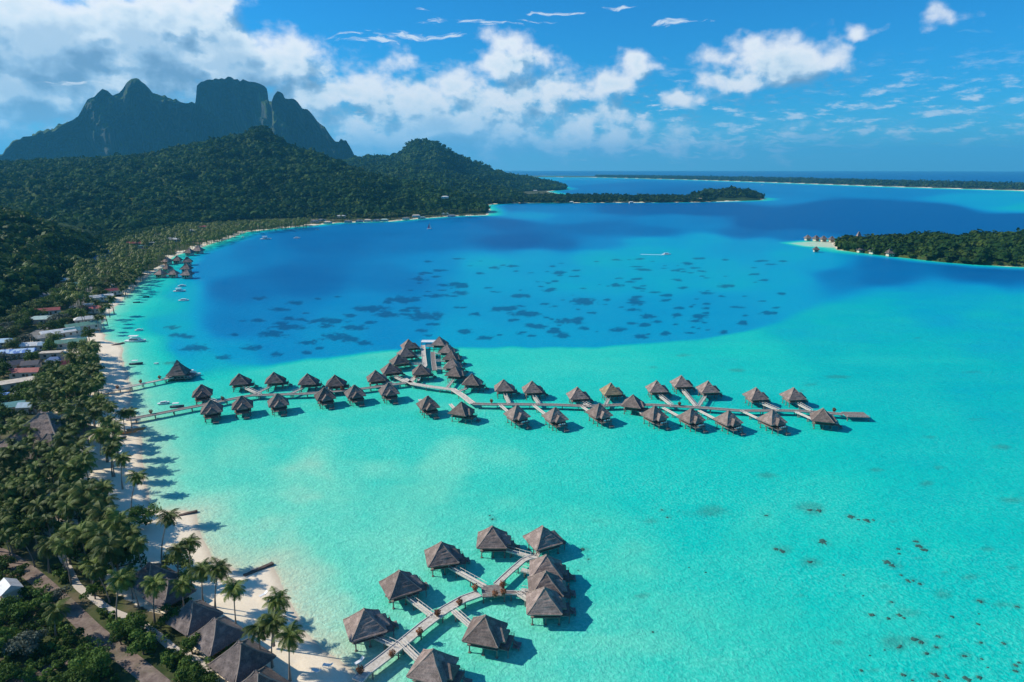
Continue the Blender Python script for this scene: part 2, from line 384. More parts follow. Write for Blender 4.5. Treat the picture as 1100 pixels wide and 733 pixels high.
def chart(pts):
    P = np.array(pts); qx = GU / 95; qy = 3.4 * np.log(np.maximum(GV - 180.8, .3)); num = 0; dn = 0
    for u, v, d in P:
        w = 1.0 / ((qx - u / 95) ** 2 + (qy - 3.4 * math.log(v - 180.8)) ** 2 + .03) ** 2.6
        num = num + w * d; dn = dn + w
    return num / dn
SHELF = np.array([(-600, 420), (120, 412), (165, 410), (220, 404), (300, 391), (380, 381), (430, 376), (500, 374), (570, 374), (640, 373), (700, 369), (760, 363), (800, 356.5), (840, 344), (870, 333), (900, 322), (960, 312), (1050, 310), (1700, 312)], float)
shv = np.interp(GU, SHELF[:, 0], SHELF[:, 1]) + vnoise(GU / 22, GU * 0 + 3, 5) * 1.3
soft = np.interp(GU, [0, 150, 300, 450, 800, 860, 940, 1200], [22, 14, 4, 2.0, 2.4, 6, 13, 14])
k = np.clip((GV - shv) / soft * .5 + .5, 0, 1); k = k * k * (3 - 2 * k)
DEP = chart(UP) * (1 - k) + chart(LO) * k
DEP = DEP + (fbm(gx / 30, gy / 14, 4, 71) * .030 + fbm(gx / 9, gy / 5, 3, 73) * .012) * k
DEP = DEP + fbm(GU / 60, GV / 7, 4, 21) * .045 * np.clip((330 - GV) / 80, 0, 1) + fbm(GU / 34, GV / 14, 4, 31) * .022
# dark coral grounds under the blue water, faint ones on the shelf
PATCH = np.zeros_like(DEP)
big = [(458,340,17,4.2),(565,337,16,3.6),(628,324,12,3.6),(608,345,10,3),(577,351,10,3),(595,357,8,2.2),(499,356,8,2.4),(521,363,8,2.4),(689,362,6,2.4),(692,349,6,2.2),(665,354,7,2.2),(727,339,6,2.4),(682,323,8,2.2),
 (681,333,8,1.8),(627,353,5,2),(748,345,6,2.2),(777,357,5,2.6),(492,306,12,2.4),(494,315,9,2),(539,332,14,2.4),(434,322,20,3.4),(398,332,18,3.4),(210,374,15,3.6),(240,384,8,2.4),(294,359,15,4),(271,374,12,3),(330,368,11,2.6),
 (297,381,7,2.2),(330,379,6,2),(343,374,6,1.8),(361,362,17,3.6),(376,365,9,3),(185,352,8,2),(190,360,10,2),(200,362,9,2),(186,390,9,2),(350,345,22,3),(310,352,18,3),(380,352,14,3),(415,338,12,3),(470,318,12,2),(450,300,10,2),(560,318,9,2),(590,312,8,1.6)]
rr_ = random.Random(5)
for _ in range(190):
    u = rr_.uniform(440, 850); v = rr_.uniform(278, 362)
    if v > np.interp(u, SHELF[:, 0], SHELF[:, 1]) - 7: continue
    s = rr_.uniform(2.0, 6.5) * (1 if rr_.random() < .8 else 1.5); big.append((u, v, s, s * rr_.uniform(.18, .32) * (v - 180) / 150))
for _ in range(26):
    u = rr_.uniform(250, 450); v = rr_.uniform(318, 372); s = rr_.uniform(4, 9); big.append((u, v, s, s * .26))
pn = fbm(gx / 7, gy / 7, 3, 41); pn2 = fbm(GU / 4.5, GV / 1.5, 3, 45)
for (u, v, a, b) in big:
    m = (np.abs(GU - u) < a * 2.2) & (np.abs(GV - v) < b * 2.4)
    if not m.any(): continue
    q = np.hypot((GU[m] - u) / a, (GV[m] - v) / b) + pn2[m] * .8
    PATCH[m] = np.maximum(PATCH[m], np.clip((1.18 - q) * 2.0, 0, 1))
faint = [(994,520,9,3),(1008,503,8,2.6),(1087,537,10,3),(788,580,7,2.5),(940,720,8,4),(826,511,11,3),(960,560,8,3),(870,545,26,5),(985,600,10,3),(1000,470,9,2),(900,405,9,2),(875,413,8,2),(985,363,6,1.5),(755,430,8,2),(700,395,8,2),
 (735,382,8,1.6),(790,398,8,1.6),(960,690,16,8),(1010,640,14,5),(980,660,20,7),(1015,615,10,3),(1055,450,10,2),(1080,480,10,3),(700,560,9,3),(760,550,20,6),(860,420,6,1.4),(1040,400,9,1.6),(520,590,6,2),(940,505,9,2),(1060,590,9,2.5),
 (1040,620,9,3),(950,630,9,3),(1075,650,9,3),(900,690,9,3),(640,560,8,2),(690,640,10,3),(1030,540,9,2.5),(1090,610,12,3),(860,640,10,3)]
CORALS = [(870, 548, 10), (880, 549, 9), (914, 555, 12), (922, 558.5, 5), (931, 559.5, 9), (938, 559, 4), (883, 582, 13), (833, 590, 8), (840, 592, 9), (870, 604, 10), (984, 582, 8), (987, 587, 9), (993, 591, 11), (965, 590, 5), (966, 595, 5), (953, 604, 12), (959, 608, 10), (968, 618, 4),
      (975, 624, 7), (988, 627.5, 5), (981, 624, 4), (966, 661, 8), (971, 664, 6), (983, 687, 10), (989, 690, 8), (1008, 684, 6), (1053.6, 690.5, 5), (1036, 705, 7), (995, 702, 6), (970, 725, 8), (1004, 725, 9), (1017, 728, 5), (1039, 730, 10), (1052, 728, 7), (758, 615, 4), (823, 554, 6), (711, 548, 4), (717, 556, 4), (906, 618, 3), (740, 610, 2.5),
      (701, 679, 3.5), (529, 558, 4), (529, 566, 4), (526, 554, 2.5), (626, 590, 7), (632, 601, 4), (621, 613, 2)]
_r = random.Random(77)
CORALS += [(_r.uniform(925, 1095), 733 - 95 * _r.random() ** 1.6, _r.choice([2.5, 3, 4, 5, 6])) for _ in range(26)]
faint = faint + [(u, v, w * 1.05, w * .5) for u, v, w in CORALS]
for (u, v, a, b) in faint:
    m = (np.abs(GU - u) < a * 2.6) & (np.abs(GV - v) < b * 2.6)
    q = np.hypot((GU[m] - u) / a, (GV[m] - v) / b) + pn[m] * 1.1
    PATCH[m] = np.maximum(PATCH[m], np.clip((1.15 - q) * .7, 0, .68))
dist = np.hypot(gx, gy); DEP = np.minimum(DEP, .055 + np.clip(-signed(SPIT, gx, gy) / 30, 0, 1) * .8)
# motu fringe and shore shallows
mo = -signed(MOTU, gx, gy)
DEP = np.where(GV < 240, np.minimum(DEP, .30 + np.clip(mo / 420, 0, 1) ** 1.5 * .75), DEP)
front = gy > np.interp(gx, [-3000, 0, 3000, 9000], [9000, 7700, 3300, 2600])
shw = np.interp(dist, [0, 250, 600, 2500, 6000], [10, 20, 34, 60, 120])
sh = np.clip(-SDW / shw, 0, 1) ** .8
DEP = np.clip(DEP, 0, 1) * (.16 + .84 * sh) * np.clip(-SDW / 1.5 + .35, 0.12, 1)
DEP = np.clip(DEP, 0, 1)
WATER_ATTR = {'depth': DEP, 'patch': PATCH}

def water_fn(N, b):
    d = attr(N, 'depth'); p = attr(N, 'patch')
    n = N.noise(N.pos, .09, 5, .6); d2 = N.math('ADD', d, N.math('MULTIPLY', N.math('SUBTRACT', n, .5), .035))
    c = N.ramp(d2, [(0, (.72, .60, .42)), (.05, (.46, .64, .46)), (.12, (.17, .66, .47)), (.20, (.040, .59, .45)), (.28, (.004, .54, .445)), (.38, (.0, .44, .43)), (.50, (.0, .32, .49)),
                    (.62, (.0, .225, .45)), (.74, (.0, .150, .36)), (.86, (.0, .096, .275)), (1, (.0, .052, .17))])
    c = N.mix(N.math('MULTIPLY', p, .7), c, N.mix(N.step(d, .3, .5), (.04, .20, .17), (.0, .05, .15)))
    # glitter of small ripples, painted into the water colour as light and dark flecks
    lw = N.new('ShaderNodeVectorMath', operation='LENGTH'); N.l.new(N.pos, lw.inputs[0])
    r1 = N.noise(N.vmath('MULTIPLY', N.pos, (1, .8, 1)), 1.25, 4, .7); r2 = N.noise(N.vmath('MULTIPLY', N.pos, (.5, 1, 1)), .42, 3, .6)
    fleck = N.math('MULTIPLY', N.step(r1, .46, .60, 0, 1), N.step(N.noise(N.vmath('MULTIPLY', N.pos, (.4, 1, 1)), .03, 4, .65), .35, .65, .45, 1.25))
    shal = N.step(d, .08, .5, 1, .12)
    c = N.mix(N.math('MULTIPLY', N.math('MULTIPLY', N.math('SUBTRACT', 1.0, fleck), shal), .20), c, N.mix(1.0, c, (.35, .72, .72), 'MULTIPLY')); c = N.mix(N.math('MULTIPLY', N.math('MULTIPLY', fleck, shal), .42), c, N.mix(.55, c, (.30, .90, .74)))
    N.l.new(c, b.inputs['Base Color'])
    h = N.math('ADD', N.math('MULTIPLY', r1, .5), r2); bump(N, h, .8, .8)
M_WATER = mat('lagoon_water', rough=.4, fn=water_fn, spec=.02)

keep = np.ones(len(FAN), bool)
fs = SDW[FAN].min(1) > 9; keep &= ~fs                         # no sea under the inner land
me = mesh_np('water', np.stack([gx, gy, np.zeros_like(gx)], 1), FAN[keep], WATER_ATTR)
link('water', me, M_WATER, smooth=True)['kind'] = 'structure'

# ------------------------------------------------------------ land
GROUNDZ = 2.0
def beach_w(u):  # width of the white sand, metres
    return u
inl = np.clip(SDW, -40, 400)
LZ = np.where(inl < 0, inl * .09, np.minimum(inl * .11, GROUNDZ))
LZ = np.maximum(LZ, -3)
LZ = LZ + np.where((SDW > 2) & (SDW < 22), fbm(gx / 3, gy / 3, 3, 61) * .10, 0) * np.clip((SDW - 2) / 4, 0, 1)
bw = np.interp(GV, [225, 240, 262, 300, 345, 362, 380, 440, 500, 560, 640, 733, 900], [5, 6, 8, 4, 5, 18, 25, 28, 25, 27, 23, 20, 20])
sand = np.clip((bw + wob * 4 - SD) / 5 + .5, 0, 1)
sand = np.where((signed(MOTU, gx, gy) > -1), np.clip((30 - SD) / 24, 0, .62), sand)
sand = np.where((signed(ISLE, gx, gy) > 0) & (GU > 905), np.clip((4 - SD) / 3, 0, 1) * .3, sand)
# open sandy yards of the resort behind the beach
for (u, v, r) in [(95, 470, 16), (110, 500, 14), (85, 490, 12), (120, 450, 12), (150, 580, 8), (180, 600, 8), (260, 650, 8), (235, 640, 8)]:
    p = at(u, v, 2); q = np.hypot(gx - p.x, gy - p.y) + wob * 3; sand = np.maximum(sand, np.clip((r * .7 - q) / 4, 0, 1))
def land_fn(N, b):
    s = attr(N, 'sand'); n = N.noise(N.pos, .35, 6, .65); n2 = N.noise(N.pos, .05, 4, .6); n3 = N.noise(N.pos, 2.5, 4, .7)
    sc_ = N.mix(N.step(n3, .3, .7), (.84, .69, .50), (.92, .79, .60))
    gc = N.mix(N.step(n, .35, .65), (.035, .055, .018), (.085, .095, .035)); gc = N.mix(N.step(n2, .5, .68), gc, (.17, .13, .085))
    sp = N.new('ShaderNodeSeparateXYZ'); N.l.new(N.pos, sp.inputs[0]); wet = N.step(N.math('ADD', sp.outputs[2], N.math('MULTIPLY', n, .25)), .12, .42, .55, 0); sc_ = N.mix(wet, sc_, (.40, .33, .23)); sc_ = N.mix(N.step(N.noise(N.pos, .8, 5, .75), .62, .72, 0, .2), sc_, (.34, .27, .19))
    f = N.step(N.math('ADD', s, N.math('MULTIPLY', N.math('SUBTRACT', n, .5), .9)), .30, .48)
    N.l.new(N.mix(f, gc, sc_), b.inputs['Base Color']); bump(N, n3, .4, .12)
M_LAND = mat('ground_sand_and_soil', rough=.95, fn=land_fn, spec=.1)
fsd = SDW[FAN].max(1)
me = mesh_np('ground', np.stack([gx, gy, LZ], 1), FAN[fsd > -16], {'sand': sand})
link('ground', me, M_LAND, smooth=True)['kind'] = 'structure'
# drop loose vertices of the two fans
for nm in ('water', 'ground'):
    o = bpy.data.objects[nm]; bm = bmesh.new(); bm.from_mesh(o.data)
    bmesh.ops.delete(bm, geom=[v for v in bm.verts if not v.link_faces], context='VERTS'); bm.to_mesh(o.data); bm.free()

# ------------------------------------------------------------ hills and mountain
def loft(name, cols, kind_mat, amp, ns=260, nt=70, back=1.6, power=1.0, seed=3, ridge=0.0, backY=None, label=None, sc1=90.):
    """cols: (u, v of the crest, distance of the crest, v of the foot)"""
    C = np.array([(u, v, Y, vf) for u, v, Y, vf in cols], float)
    uu = np.linspace(C[0, 0], C[-1, 0], ns)
    vc = np.interp(uu, C[:, 0], C[:, 1]); Yc = np.interp(uu, C[:, 0], C[:, 2]); vf = np.interp(uu, C[:, 0], C[:, 3])
    V = np.zeros((ns, nt, 3)); tt = np.concatenate([np.linspace(0, 1, nt - 24), 1 + np.linspace(0, 1, 25)[1:]])
    for i in range(ns):
        c = atY(uu[i], vc[i], Yc[i]); f = at(uu[i], vf[i], GROUNDZ * .5)
        if f.y > c.y - 20: f = Vector((c.x * (c.y - 20) / c.y, c.y - 20, GROUNDZ * .5))
        e = Vector((c.x * back, c.y * back, -5))
        for j, t in enumerate(tt):
            if t <= 1:
                p = f.lerp(c, t); z = f.z + (c.z - f.z) * (t ** power)
            else:
                p = c.lerp(e, t - 1); z = c.z + (e.z - c.z) * ((t - 1) ** .9)
            V[i, j] = (p.x, p.y, z)
    X, Y = V[..., 0], V[..., 1]; T = np.broadcast_to(tt, (ns, nt))
    env = np.clip(T * 5, 0, 1) * np.where(T < 1, np.clip((1 - T) * 6, .0, 1), np.clip((T - 1) * (.6 if ridge > 8.5 and ridge < 9.5 else 4), 0, 1))
    nz = fbm(X / sc1, Y / sc1, 5, seed, .55)
    if ridge:   # gullies that run down the slope
        S = np.broadcast_to(np.arange(ns)[:, None] / ns, (ns, nt)); rg = 1 - np.abs(fbm(S * ridge + nz * .9, T * 2.4 + nz * .5, 5, seed + 9, .6)) * 2.2
        nz = nz * .45 + rg * .75
    hh = np.clip(V[..., 2], 0, None)
    if ridge:   # buttresses and gullies standing out of the wall
        n3 = (1 - np.abs(fbm(S * ridge * 1.3 + 5, T * 1.1 + S * 3, 4, seed + 21, .6)) * 2.4) + .5 * fbm(S * ridge * 7, T * 7, 4, seed + 31, .6)
        e3 = np.clip(T * 3, 0, 1) * np.clip((1 - T) * 4, 0, 1) * np.where(T > 1, 0, 1)
        k3 = 1 + .10 * amp / 120 * n3 * e3; V[..., 0] *= k3; V[..., 1] *= k3
    V[..., 2] += nz * env * np.minimum(amp, 4 + hh * .55)
    V[:, 0, 2] = -4.0
    i_, j_ = np.meshgrid(np.arange(ns - 1), np.arange(nt - 1), indexing='ij')
    F = np.stack([i_ * nt + j_, (i_ + 1) * nt + j_, (i_ + 1) * nt + j_ + 1, i_ * nt + j_ + 1], -1).reshape(-1, 4)
    me = mesh_np(name, V.reshape(-1, 3), F)
    o = link(name, me, kind_mat, smooth=True); o['kind'] = 'structure'
    return V

def hill_fn(N, b):
    n = N.noise(N.pos, .03, 6, .65); n2 = N.noise(N.pos, .006, 4, .6); n3 = N.noise(N.pos, .15, 3, .6)
    c = N.mix(N.step(n, .35, .65), (.018, .042, .014), (.050, .080, .022)); c = N.mix(N.step(n2, .52, .66, 0, .6), c, (.11, .12, .035))
    N.l.new(c, b.inputs['Base Color']); bump(N, N.math('ADD', n, N.math('MULTIPLY', n3, .25)), 1, 8)
M_HILL = mat('hill_scrub', rough=.95, fn=hill_fn, spec=.05)
def mount_fn(N, b):
    n = N.noise(N.pos, .006, 8, .66); n2 = N.noise(N.vmath('MULTIPLY', N.pos, (1, 1, .25)), .012, 7, .7)
    g = N.new('ShaderNodeNewGeometry'); s = N.new('ShaderNodeSeparateXYZ'); N.l.new(g.outputs['Normal'], s.inputs[0])
    gr = N.mix(N.step(n, .35, .68), (.020, .050, .016), (.11, .15, .035)); ro = N.mix(N.step(n2, .35, .7), (.014, .030, .036), (.115, .125, .095))
    f = N.step(N.math('ADD', s.outputs[2], N.math('MULTIPLY', N.math('SUBTRACT', n2, .5), .8)), .30, .55)
    N.l.new(N.mix(f, ro, gr), b.inputs['Base Color']); bump(N, N.math('ADD', n, N.math('MULTIPLY', n2, .6)), 1, 60)
M_MOUNT = mat('mountain_rock_and_scrub', rough=.95, fn=mount_fn, spec=.05)

def densify(cols, jit=1.2, seed=1, step=6):
    r = random.Random(seed); out = []
    for a, b in zip(cols, cols[1:]):
        n = max(1, int((b[0] - a[0]) / step))
        for i in range(n):
            t = i / n; q = [a[j] + (b[j] - a[j]) * t for j in range(4)]
            if i: q[1] += r.uniform(-jit, jit)
            out.append(tuple(q))
    out.append(cols[-1]); return out

MT = [(-260, 205), (-160, 196), (-60, 186), (0, 168), (10, 158), (18, 151), (35, 146), (50, 142), (62, 138), (72, 132), (84, 125), (90, 114), (94, 107), (105, 100), (110, 95.5), (116, 98), (121, 103), (128, 100), (136, 89), (141, 85), (146, 84), (152, 88),
      (160, 95), (168, 101), (180, 105), (192, 109), (202, 111), (210, 111.5), (211.5, 92), (216, 88), (222, 86), (238, 84), (255, 85), (270, 88), (281, 91), (287, 96), (288.5, 109), (292, 109), (294, 103), (298, 98), (304, 101), (306, 106), (314, 106), (320, 110),
      (325, 117), (330, 117.5), (337, 125), (345, 134), (353, 143), (360, 152), (364, 152.5), (366, 149), (372, 151), (376, 158), (381, 168), (390, 172), (410, 176), (440, 181), (460, 186)]
YM = 4300
MTC = [(u, v, YM + (250 if 208 < u < 290 else 0) - (abs(u - 250) * 1.0), 196) for u, v in MT]
H2 = [(-320, 166, 2300, 245), (-150, 172, 2200, 250), (0, 178, 2000, 262), (60, 175, 2000, 258), (130, 171, 2000, 252), (170, 166, 2000, 247), (205, 158, 2000, 243), (245, 150, 2050, 240), (263, 146, 2050, 238), (270, 141, 2050, 237.5), (278, 138.5, 2050, 237), (287, 141, 2050, 236.5),
      (297, 149, 2000, 236), (308, 158, 1980, 236), (322, 162, 1950, 236), (345, 168, 1900, 236), (370, 179, 1850, 236), (400, 190, 1800, 236), (430, 199, 1760, 234), (460, 206, 1720, 232), (490, 214, 1650, 230), (510, 220, 1620, 229), (522, 226, 1560, 228.5)]
H3 = [(330, 178, 3200, 214), (385, 172, 3200, 214), (400, 169, 3200, 214), (412, 170, 3200, 214), (428, 167, 3200, 214), (436, 160, 3200, 214), (441, 153, 3200, 214), (448, 150.5, 3200, 214), (460, 151, 3200, 213), (470, 154, 3200, 213), (480, 161, 3200, 212), (490, 168, 3250, 211),
      (505, 174, 3300, 210), (518, 178, 3300, 209), (530, 184, 3350, 208), (550, 190, 3400, 207), (575, 195, 3450, 205.6), (598, 199.5, 3450, 204.6), (608, 202, 3430, 203.6)]
H3B = [(360, 186, 2700, 222), (400, 180, 2700, 222), (430, 176, 2700, 222), (455, 179, 2700, 222), (480, 186, 2650, 221), (510, 196, 2500, 220), (535, 204, 2400, 218.5), (560, 210, 2300, 217)]
H1 = [(-420, 160, 700, 620), (-250, 186, 740, 470), (-120, 206, 760, 400), (-50, 216, 760, 372), (0, 229, 760, 348), (25, 235, 780, 334), (52, 244, 800, 316), (75, 252, 810, 297), (98, 261, 830, 282), (112, 268, 850, 276)]
ISL = [(900, 261, 850, 267), (915, 260, 850, 270), (940, 259, 850, 273), (980, 256.5, 850, 277.5), (1010, 254.5, 840, 281), (1040, 254, 840, 283.5), (1080, 254.5, 830, 285.5), (1150, 256, 820, 289), (1230, 262, 800, 290)]
IST = [(742, 212.5, 2350, 217.2), (752, 209.5, 2350, 216.8), (765, 207.6, 2350, 216.4), (785, 206, 2380, 216), (800, 206.8, 2380, 215.8), (812, 210, 2380, 215.4), (819, 213.6, 2350, 215.0)]
vm = loft('mountain', densify(MTC, 2.1, 3, 3), M_MOUNT, 120, ns=760, nt=170, back=1.35, power=1.5, seed=17, ridge=9, sc1=520)
v2 = loft('hill', densify(H2, .3, 4), M_HILL, 26, ns=420, nt=90, back=1.5, power=1.15, seed=23, ridge=12, sc1=200)
v3 = loft('hill', H3, M_HILL, 22, ns=220, nt=60, back=1.4, power=1.1, seed=29, ridge=7, sc1=220)
v3b = loft('hill', H3B, M_HILL, 16, ns=160, nt=60, back=1.25, power=1.0, seed=33, ridge=5, sc1=180)
v1 = loft('hill', H1, M_HILL, 10, ns=220, nt=70, back=1.7, power=1.0, seed=37, ridge=5, sc1=90)
vi = loft('island_hill', ISL, M_HILL, 3, ns=160, nt=50, back=1.12, power=.55, seed=41, sc1=60)
vt = loft('island_hill', IST, M_HILL, 5, ns=80, nt=40, back=1.06, power=.7, seed=43, sc1=90)

# ------------------------------------------------------------ leaf clumps
def clumps(cent, rad, ncard, size, seed=0, squash=.75, below=-.25, tri=False):
    """leaf sprays spread over uneven crowns; returns verts, faces, tint"""
    g = np.random.default_rng(seed); n = len(cent); cent = np.asarray(cent, float); rad = np.asarray(rad, float)
    d = g.normal(size=(n, ncard, 3)); d /= np.linalg.norm(d, axis=2, keepdims=True)
    d[..., 2] = np.where(d[..., 2] < below, -d[..., 2] * .6, d[..., 2])
    ph = g.uniform(0, 6.28, (n, 1)); lump = 1 + .22 * np.sin(d[..., 0] * 5 + ph) * np.cos(d[..., 1] * 6 + ph * 2) + .12 * np.sin(d[..., 2] * 9 + ph)
    r = rad[:, None] * lump * g.uniform(.72, 1.05, (n, ncard))
    P = cent[:, None, :] + d * r[..., None] * np.array([1, 1, squash])
    nrm = d + g.normal(size=d.shape) * .45 + np.array([0, 0, .25]); nrm /= np.linalg.norm(nrm, axis=2, keepdims=True)
    a = np.cross(nrm, g.normal(size=d.shape)); a /= np.linalg.norm(a, axis=2, keepdims=True); b = np.cross(nrm, a)
    s = (np.broadcast_to(np.asarray(size, float).reshape(-1, 1), (n, ncard)) * g.uniform(.6, 1.3, (n, ncard)))[..., None]
    b = b * g.uniform(.45, .9, (n, ncard))[..., None]
    Q = np.stack([P - a * s - b * s * .3, P + b * s * -1.0 + a * s * .2, P + a * s + b * s * .2, P + b * s - a * s * .1], 2)
    verts = Q.reshape(-1, 3); faces = np.arange(len(verts)).reshape(-1, 4)
    tint = np.clip(g.uniform(0, 1, (n, 1)) * .65 + g.uniform(0, .45, (n, ncard)), 0, 1); tint = np.repeat(tint.reshape(-1), 4)
    return verts, faces, tint
def lowcore(cent, rad, seed=0, squash=.7):
    """rough low cores that close the gaps inside far crowns"""
    g = np.random.default_rng(seed); cent = np.asarray(cent, float); n = len(cent)
    ring = [(math.cos(t) * c, math.sin(t) * c, s) for (c, s) in ((1, -.3), (.9, .35), (.45, .8)) for t in np.linspace(0, 2 * math.pi, 7)[:-1]] + [(0, 0, .95)]
    ring = np.array(ring); k = len(ring)
    V = cent[:, None] + ring[None] * (np.asarray(rad)[:, None, None] * .8) * np.array([1, 1, squash]) * g.uniform(.8, 1.15, (n, k, 1))
    F = []
    for L in range(2):
        for j in range(6): F.append((L * 6 + j, L * 6 + (j + 1) % 6, L * 6 + 6 + (j + 1) % 6, L * 6 + 6 + j))
    for j in range(6): F.append((12 + j, 12 + (j + 1) % 6, 18, 18))
    F = np.array(F); quad = F[:12]; tri = F[12:, :3]
    # triangles are written as thin quads by repeating through the ring
    faces = (np.arange(n)[:, None, None] * k + quad[None]).reshape(-1, 4)
    t3 = np.array([(12, 13, 14, 18), (14, 15, 16, 18), (16, 17, 12, 18)]); faces = np.concatenate([faces, (np.arange(n)[:, None, None] * k + t3[None]).reshape(-1, 4)])
    tint = np.repeat(g.uniform(0, .5, n), k); return V.reshape(-1, 3), faces, tint
def merge(parts):
    vs, fs, ts, b = [], [], [], 0
    for v, f, t in parts: vs.append(v); fs.append(f + b); ts.append(t); b += len(v)
    return np.concatenate(vs), np.concatenate(fs), np.concatenate(ts)
def forest(name, V, n, r0, r1, ncard, size, seed, label, tmax=1.0, bias=1.0, trange=(0.02, 1.02), mat_=None):
    g = np.random.default_rng(seed); ns, nt = V.shape[:2]; nf = nt - 25
    s = g.uniform(0, ns - 1.01, n); t = (trange[0] + (trange[1] - trange[0]) * g.uniform(0, 1, n) ** bias) * nf
    t = np.clip(t, 0, nt - 1.01); i = s.astype(int); j = t.astype(int); fs_, ft = (s - i)[:, None], (t - j)[:, None]
    P = (V[i, j] * (1 - fs_) + V[i + 1, j] * fs_) * (1 - ft) + (V[i, j + 1] * (1 - fs_) + V[i + 1, j + 1] * fs_) * ft
    P[:, 2] = np.maximum(P[:, 2], 1); rad = g.uniform(r0, r1, n) * g.choice([.5, .7, .9, 1.1, 1.55], n)
    cen = P + np.stack([0 * rad, 0 * rad, rad * .55], 1)
    v, f, tt = merge([clumps(cen, rad, ncard, rad * size, seed), lowcore(cen, rad, seed)])
    o = link(name, mesh_np(name, v, f, {'tint': tt}), mat_ or M_FOREST); o['kind'] = 'stuff'; o['label'] = label; o['category'] = 'forest'
    return o
forest('forest', v2, 20000, 4.4, 8.6, 14, .42, 51, 'dark green forest covering the broad ridge below the mountain', bias=.9)
forest('forest', v1, 4200, 3.0, 6.0, 34, .30, 52, 'forest on the steep near slope at the left edge of the photo', mat_=M_LEAF)
forest('forest', v3, 6500, 7, 11, 9, .45, 53, 'forest on the far domed hill that ends in a low point')
forest('forest', v3b, 4200, 6, 9.5, 9, .45, 54, 'lighter green forest on the lower slope before the domed hill')
forest('forest', vi, 1900, 3.2, 5.5, 26, .34, 55, 'dense trees covering the island at the right edge')
forest('forest', vt, 260, 7, 11, 12, .45, 56, 'dark trees on the small rounded islet', trange=(.3, 1.05))
def scatter_poly(px, n, seed, mind=0, z=2.0, clear=None):
    P = [tuple(at(u, v, z)[:2]) for u, v in px]; g = np.random.default_rng(seed); P_ = np.array(P); lo, hi = P_.min(0), P_.max(0); out = []; tries = 0
    while len(out) < n and tries < 60:
        tries += 1; q = g.uniform(lo, hi, (max(n * 2, 400), 2)); q = q[signed(P, q[:, 0], q[:, 1]) > 0]
        for a in q:
            if len(out) >= n: break
            if mind and any((a[0] - b[0]) ** 2 + (a[1] - b[1]) ** 2 < mind * mind for b in out[-900:]): continue
            if clear is not None and clear(a): continue
            out.append((a[0], a[1]))
    return out
def strip_forest(px, n, r0, r1, ncard, size, seed, label, h=0.0):
    pts = scatter_poly(px, n, seed); g = np.random.default_rng(seed); rad = g.uniform(r0, r1, len(pts))
    cen = np.array([(x, y, 2 + h + r * .5) for (x, y), r in zip(pts, rad)])
    v, f, tt = merge([clumps(cen, rad, ncard, rad * size, seed), lowcore(cen, rad, seed)])
    o = link('forest', mesh_np('forest', v, f, {'tint': tt}), M_FOREST); o['kind'] = 'stuff'; o['label'] = label; o['category'] = 'forest'
strip_forest([(520, 219.2), (640, 217.6), (740, 217.2), (770, 216.4), (770, 213), (700, 212.2), (600, 211), (535, 211)], 1100, 7, 11, 12, .45, 61, 'line of trees on the low spit of land reaching to the small islet')
strip_forest([(640, 190.6), (740, 193.0), (850, 196.5), (950, 199.8), (1050, 202.8), (1100, 204.3), (1260, 211), (1300, 208), (1150, 200.9), (1000, 197), (850, 193), (740, 190.8), (640, 189.6)], 5200, 11, 19, 6, .55, 62, 'long low band of trees on the outer reef islands at the horizon')
#PART2
# ------------------------------------------------------------ boardwalks
DECKZ = 1.9
def ribbon(pts, width, z0, z1, close=False):
    """a flat board of constant width along a polyline of (x, y)"""
    P = [Vector((p[0], p[1], 0)) for p in pts]; L, Rr = [], []
    for i, p in enumerate(P):
        d0 = (p - P[i - 1]).normalized() if i else None; d1 = (P[i + 1] - p).normalized() if i < len(P) - 1 else None
        d = ((d0 or d1) + (d1 or d0)).normalized(); n = Vector((-d.y, d.x, 0)); kx = 1 / max(.5, n.dot(Vector((-(d1 or d0).y, (d1 or d0).x, 0))))
        L.append(p + n * width / 2 * kx); Rr.append(p - n * width / 2 * kx)
    m = MB(); vs = []
    for a, b in zip(L, Rr): vs += [(a.x, a.y, z1), (b.x, b.y, z1), (b.x, b.y, z0), (a.x, a.y, z0)]
    fs = [(i * 4 + j, i * 4 + (j + 1) % 4, i * 4 + 4 + (j + 1) % 4, i * 4 + 4 + j) for i in range(len(P) - 1) for j in range(4)]
    k = (len(P) - 1) * 4; fs += [(3, 2, 1, 0), (k, k + 1, k + 2, k + 3)]; m.raw(vs, [tuple(reversed(f)) for f in fs]); return m
def walk_len(P, step):
    """points every step metres with the direction there"""
    out = []; acc = step * .5
    for a, b in zip(P, P[1:]):
        a, b = Vector((a[0], a[1])), Vector((b[0], b[1])); L = (b - a).length; d = (b - a) / max(L, 1e-6)
        while acc < L: out.append((a + d * acc, d)); acc += step
        acc -= L
    return out
